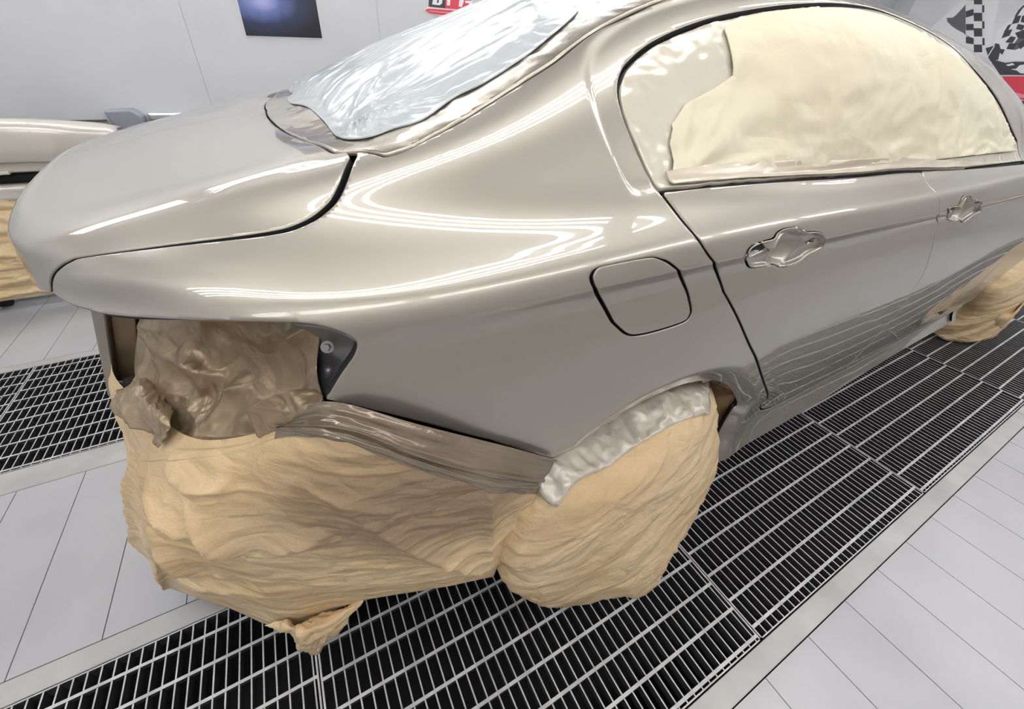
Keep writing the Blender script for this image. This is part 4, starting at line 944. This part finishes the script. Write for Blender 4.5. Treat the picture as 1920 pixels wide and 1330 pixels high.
flat_polys('bar_shine', STICKER['barshine'], ('y', Y1-.0045), M['pink'], st_)
flat_polys('letters', STICKER['letters'], ('y', Y1-.0048), M['white'], st_)
# guard rail and its end block on the far wall
mb = MB(); mb.box(-.60, 1.6, Y1-.05, Y1-.004, .845, .885)
rl = empty('wall_rail', (.4, Y1-.03, .865)); tag(rl, 'shiny aluminium guard rail along the foot of the far wall behind the trunk lid', 'rail')
mb.build('rail_tube', M['rail'], rl, bevel=.012, seg=3)
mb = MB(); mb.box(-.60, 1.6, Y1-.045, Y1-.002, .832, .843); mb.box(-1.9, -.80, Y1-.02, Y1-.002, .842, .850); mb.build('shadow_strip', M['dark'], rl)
mb = MB(); v = [(-.775,.905),(-.655,.910),(-.615,.875),(-.62,.812),(-.745,.805),(-.765,.84)]
y0, y1 = Y1-.11, Y1-.002
mb.add([(a, y0, c) for a, c in v]+[(a, y1, c) for a, c in v], [tuple(range(6)), tuple(range(11, 5, -1))]+[(i, i+6, (i+1) % 6+6, (i+1) % 6) for i in range(6)])
M['bluegrey'] = mat('blue_grey_plastic', (.27, .28, .33), .35)
o = mb.build('rail_end_block', M['bluegrey'], None, bevel=.012, seg=3); tag(o, 'grey faceted block at the left end of the aluminium wall rail', 'block')
# ---------------------------------------------------------------- spare bumper cover on a castor stand, left edge
def curve_panel(prof, xs, yf, drop, m, name, parent, th=.004):
    P = np.zeros((len(xs), len(prof), 3))
    for i, x in enumerate(xs):
        for j, (z, dy) in enumerate(prof):
            P[i, j] = (x, yf(x)+dy, z+drop(x))
    return sheet(name, P, m, parent, th)
xs = np.linspace(-2.1, -.69, 60)
yf = lambda x: 2.80+.16*sstep(-1.0, -.69, np.array(x))**1.5
drop = lambda x: -.062*max(0, (x+1.05)/.36)**2
bp = empty('bumper_cover', (-1.4, 2.85, .6)); tag(bp, 'beige painted bumper cover with a black opening, standing against the far wall', 'bumper')
curve_panel([(.885,.20),(.905,.10),(.908,.03),(.897,.0),(.88,-.012),(.86,-.016),(.80,-.02),(.745,-.012),(.738,0)], xs, yf, drop, M['paint_spare'], 'upper_panel', bp)
curve_panel([(.738,.0),(.735,.012),(.70,.014),(.692,.02)], xs, yf, drop, M['paint_spare'], 'lip', bp)
curve_panel([(.70,.05),(.60,.06)], xs, yf, drop, M['black'], 'grille_opening', bp)
curve_panel([(.64,.02),(.632,-.005),(.615,-.01),(.60,.0),(.59,-.008),(.57,0)], xs, yf, drop, M['paint_spare'], 'lower_bar', bp)
mb = MB(); mb.box(-1.17, -1.10, 2.80, 2.84, .685, .70); mb.build('tab', M['paint_spare'], bp, bevel=.004)
zz = np.linspace(.59, .075, 70); xp = np.linspace(-2.1, -1.0, 140)
P = np.zeros((140, 70, 3)); 
for i, x in enumerate(xp):
    P[i, :, 0] = x+(.05+.05*np.sin((.59-zz)*4))*sstep(-1.3, -1.0, np.array(x)); P[i, :, 1] = yf(x)+.0-.02*np.sin((.59-zz)*6)+.05*(.59-zz); P[i, :, 2] = zz
P[..., 1] -= .030*crumple(P*np.array([.8, .5, 2.6]), 5, 14, 4)
sp = sheet('spare_bumper_paper', P, M['paper'], None); tag(sp, 'folded brown masking paper hanging below the beige bumper cover', 'masking paper')
P = P[:, -14:].copy(); P[..., 1] -= .006
mb = MB()
mb.tube([(-1.95, 3.0, .10), (-1.05, 3.0, .10)], .016); mb.tube([(-1.95, 3.0, .10), (-1.95, 3.02, .80)], .014); mb.tube([(-1.1, 3.0, .10), (-1.1, 3.02, .80)], .014)
mb.tube([(-1.47, 2.80, .075), (-1.47, 3.25, .075)], .016); mb.tube([(-1.1, 2.95, .085), (-1.1, 3.25, .085)], .016)
sd = empty('panel_stand', (-1.5, 3.0, 0)); tag(sd, 'dark castor stand under the beige bumper cover at the left edge', 'stand')
mb.build('frame', M['dark'], sd, True)
mb = MB(); mb.tube([(-1.485, 2.945, .04), (-1.445, 2.945, .04)], .04, 20); mb.build('castor', M['rubber'], sd, True)
mb = MB(); mb.tube([(-1.12, 3.2, .04), (-1.08, 3.2, .04)], .04, 20); mb.build('castor', M['rubber'], sd, True)
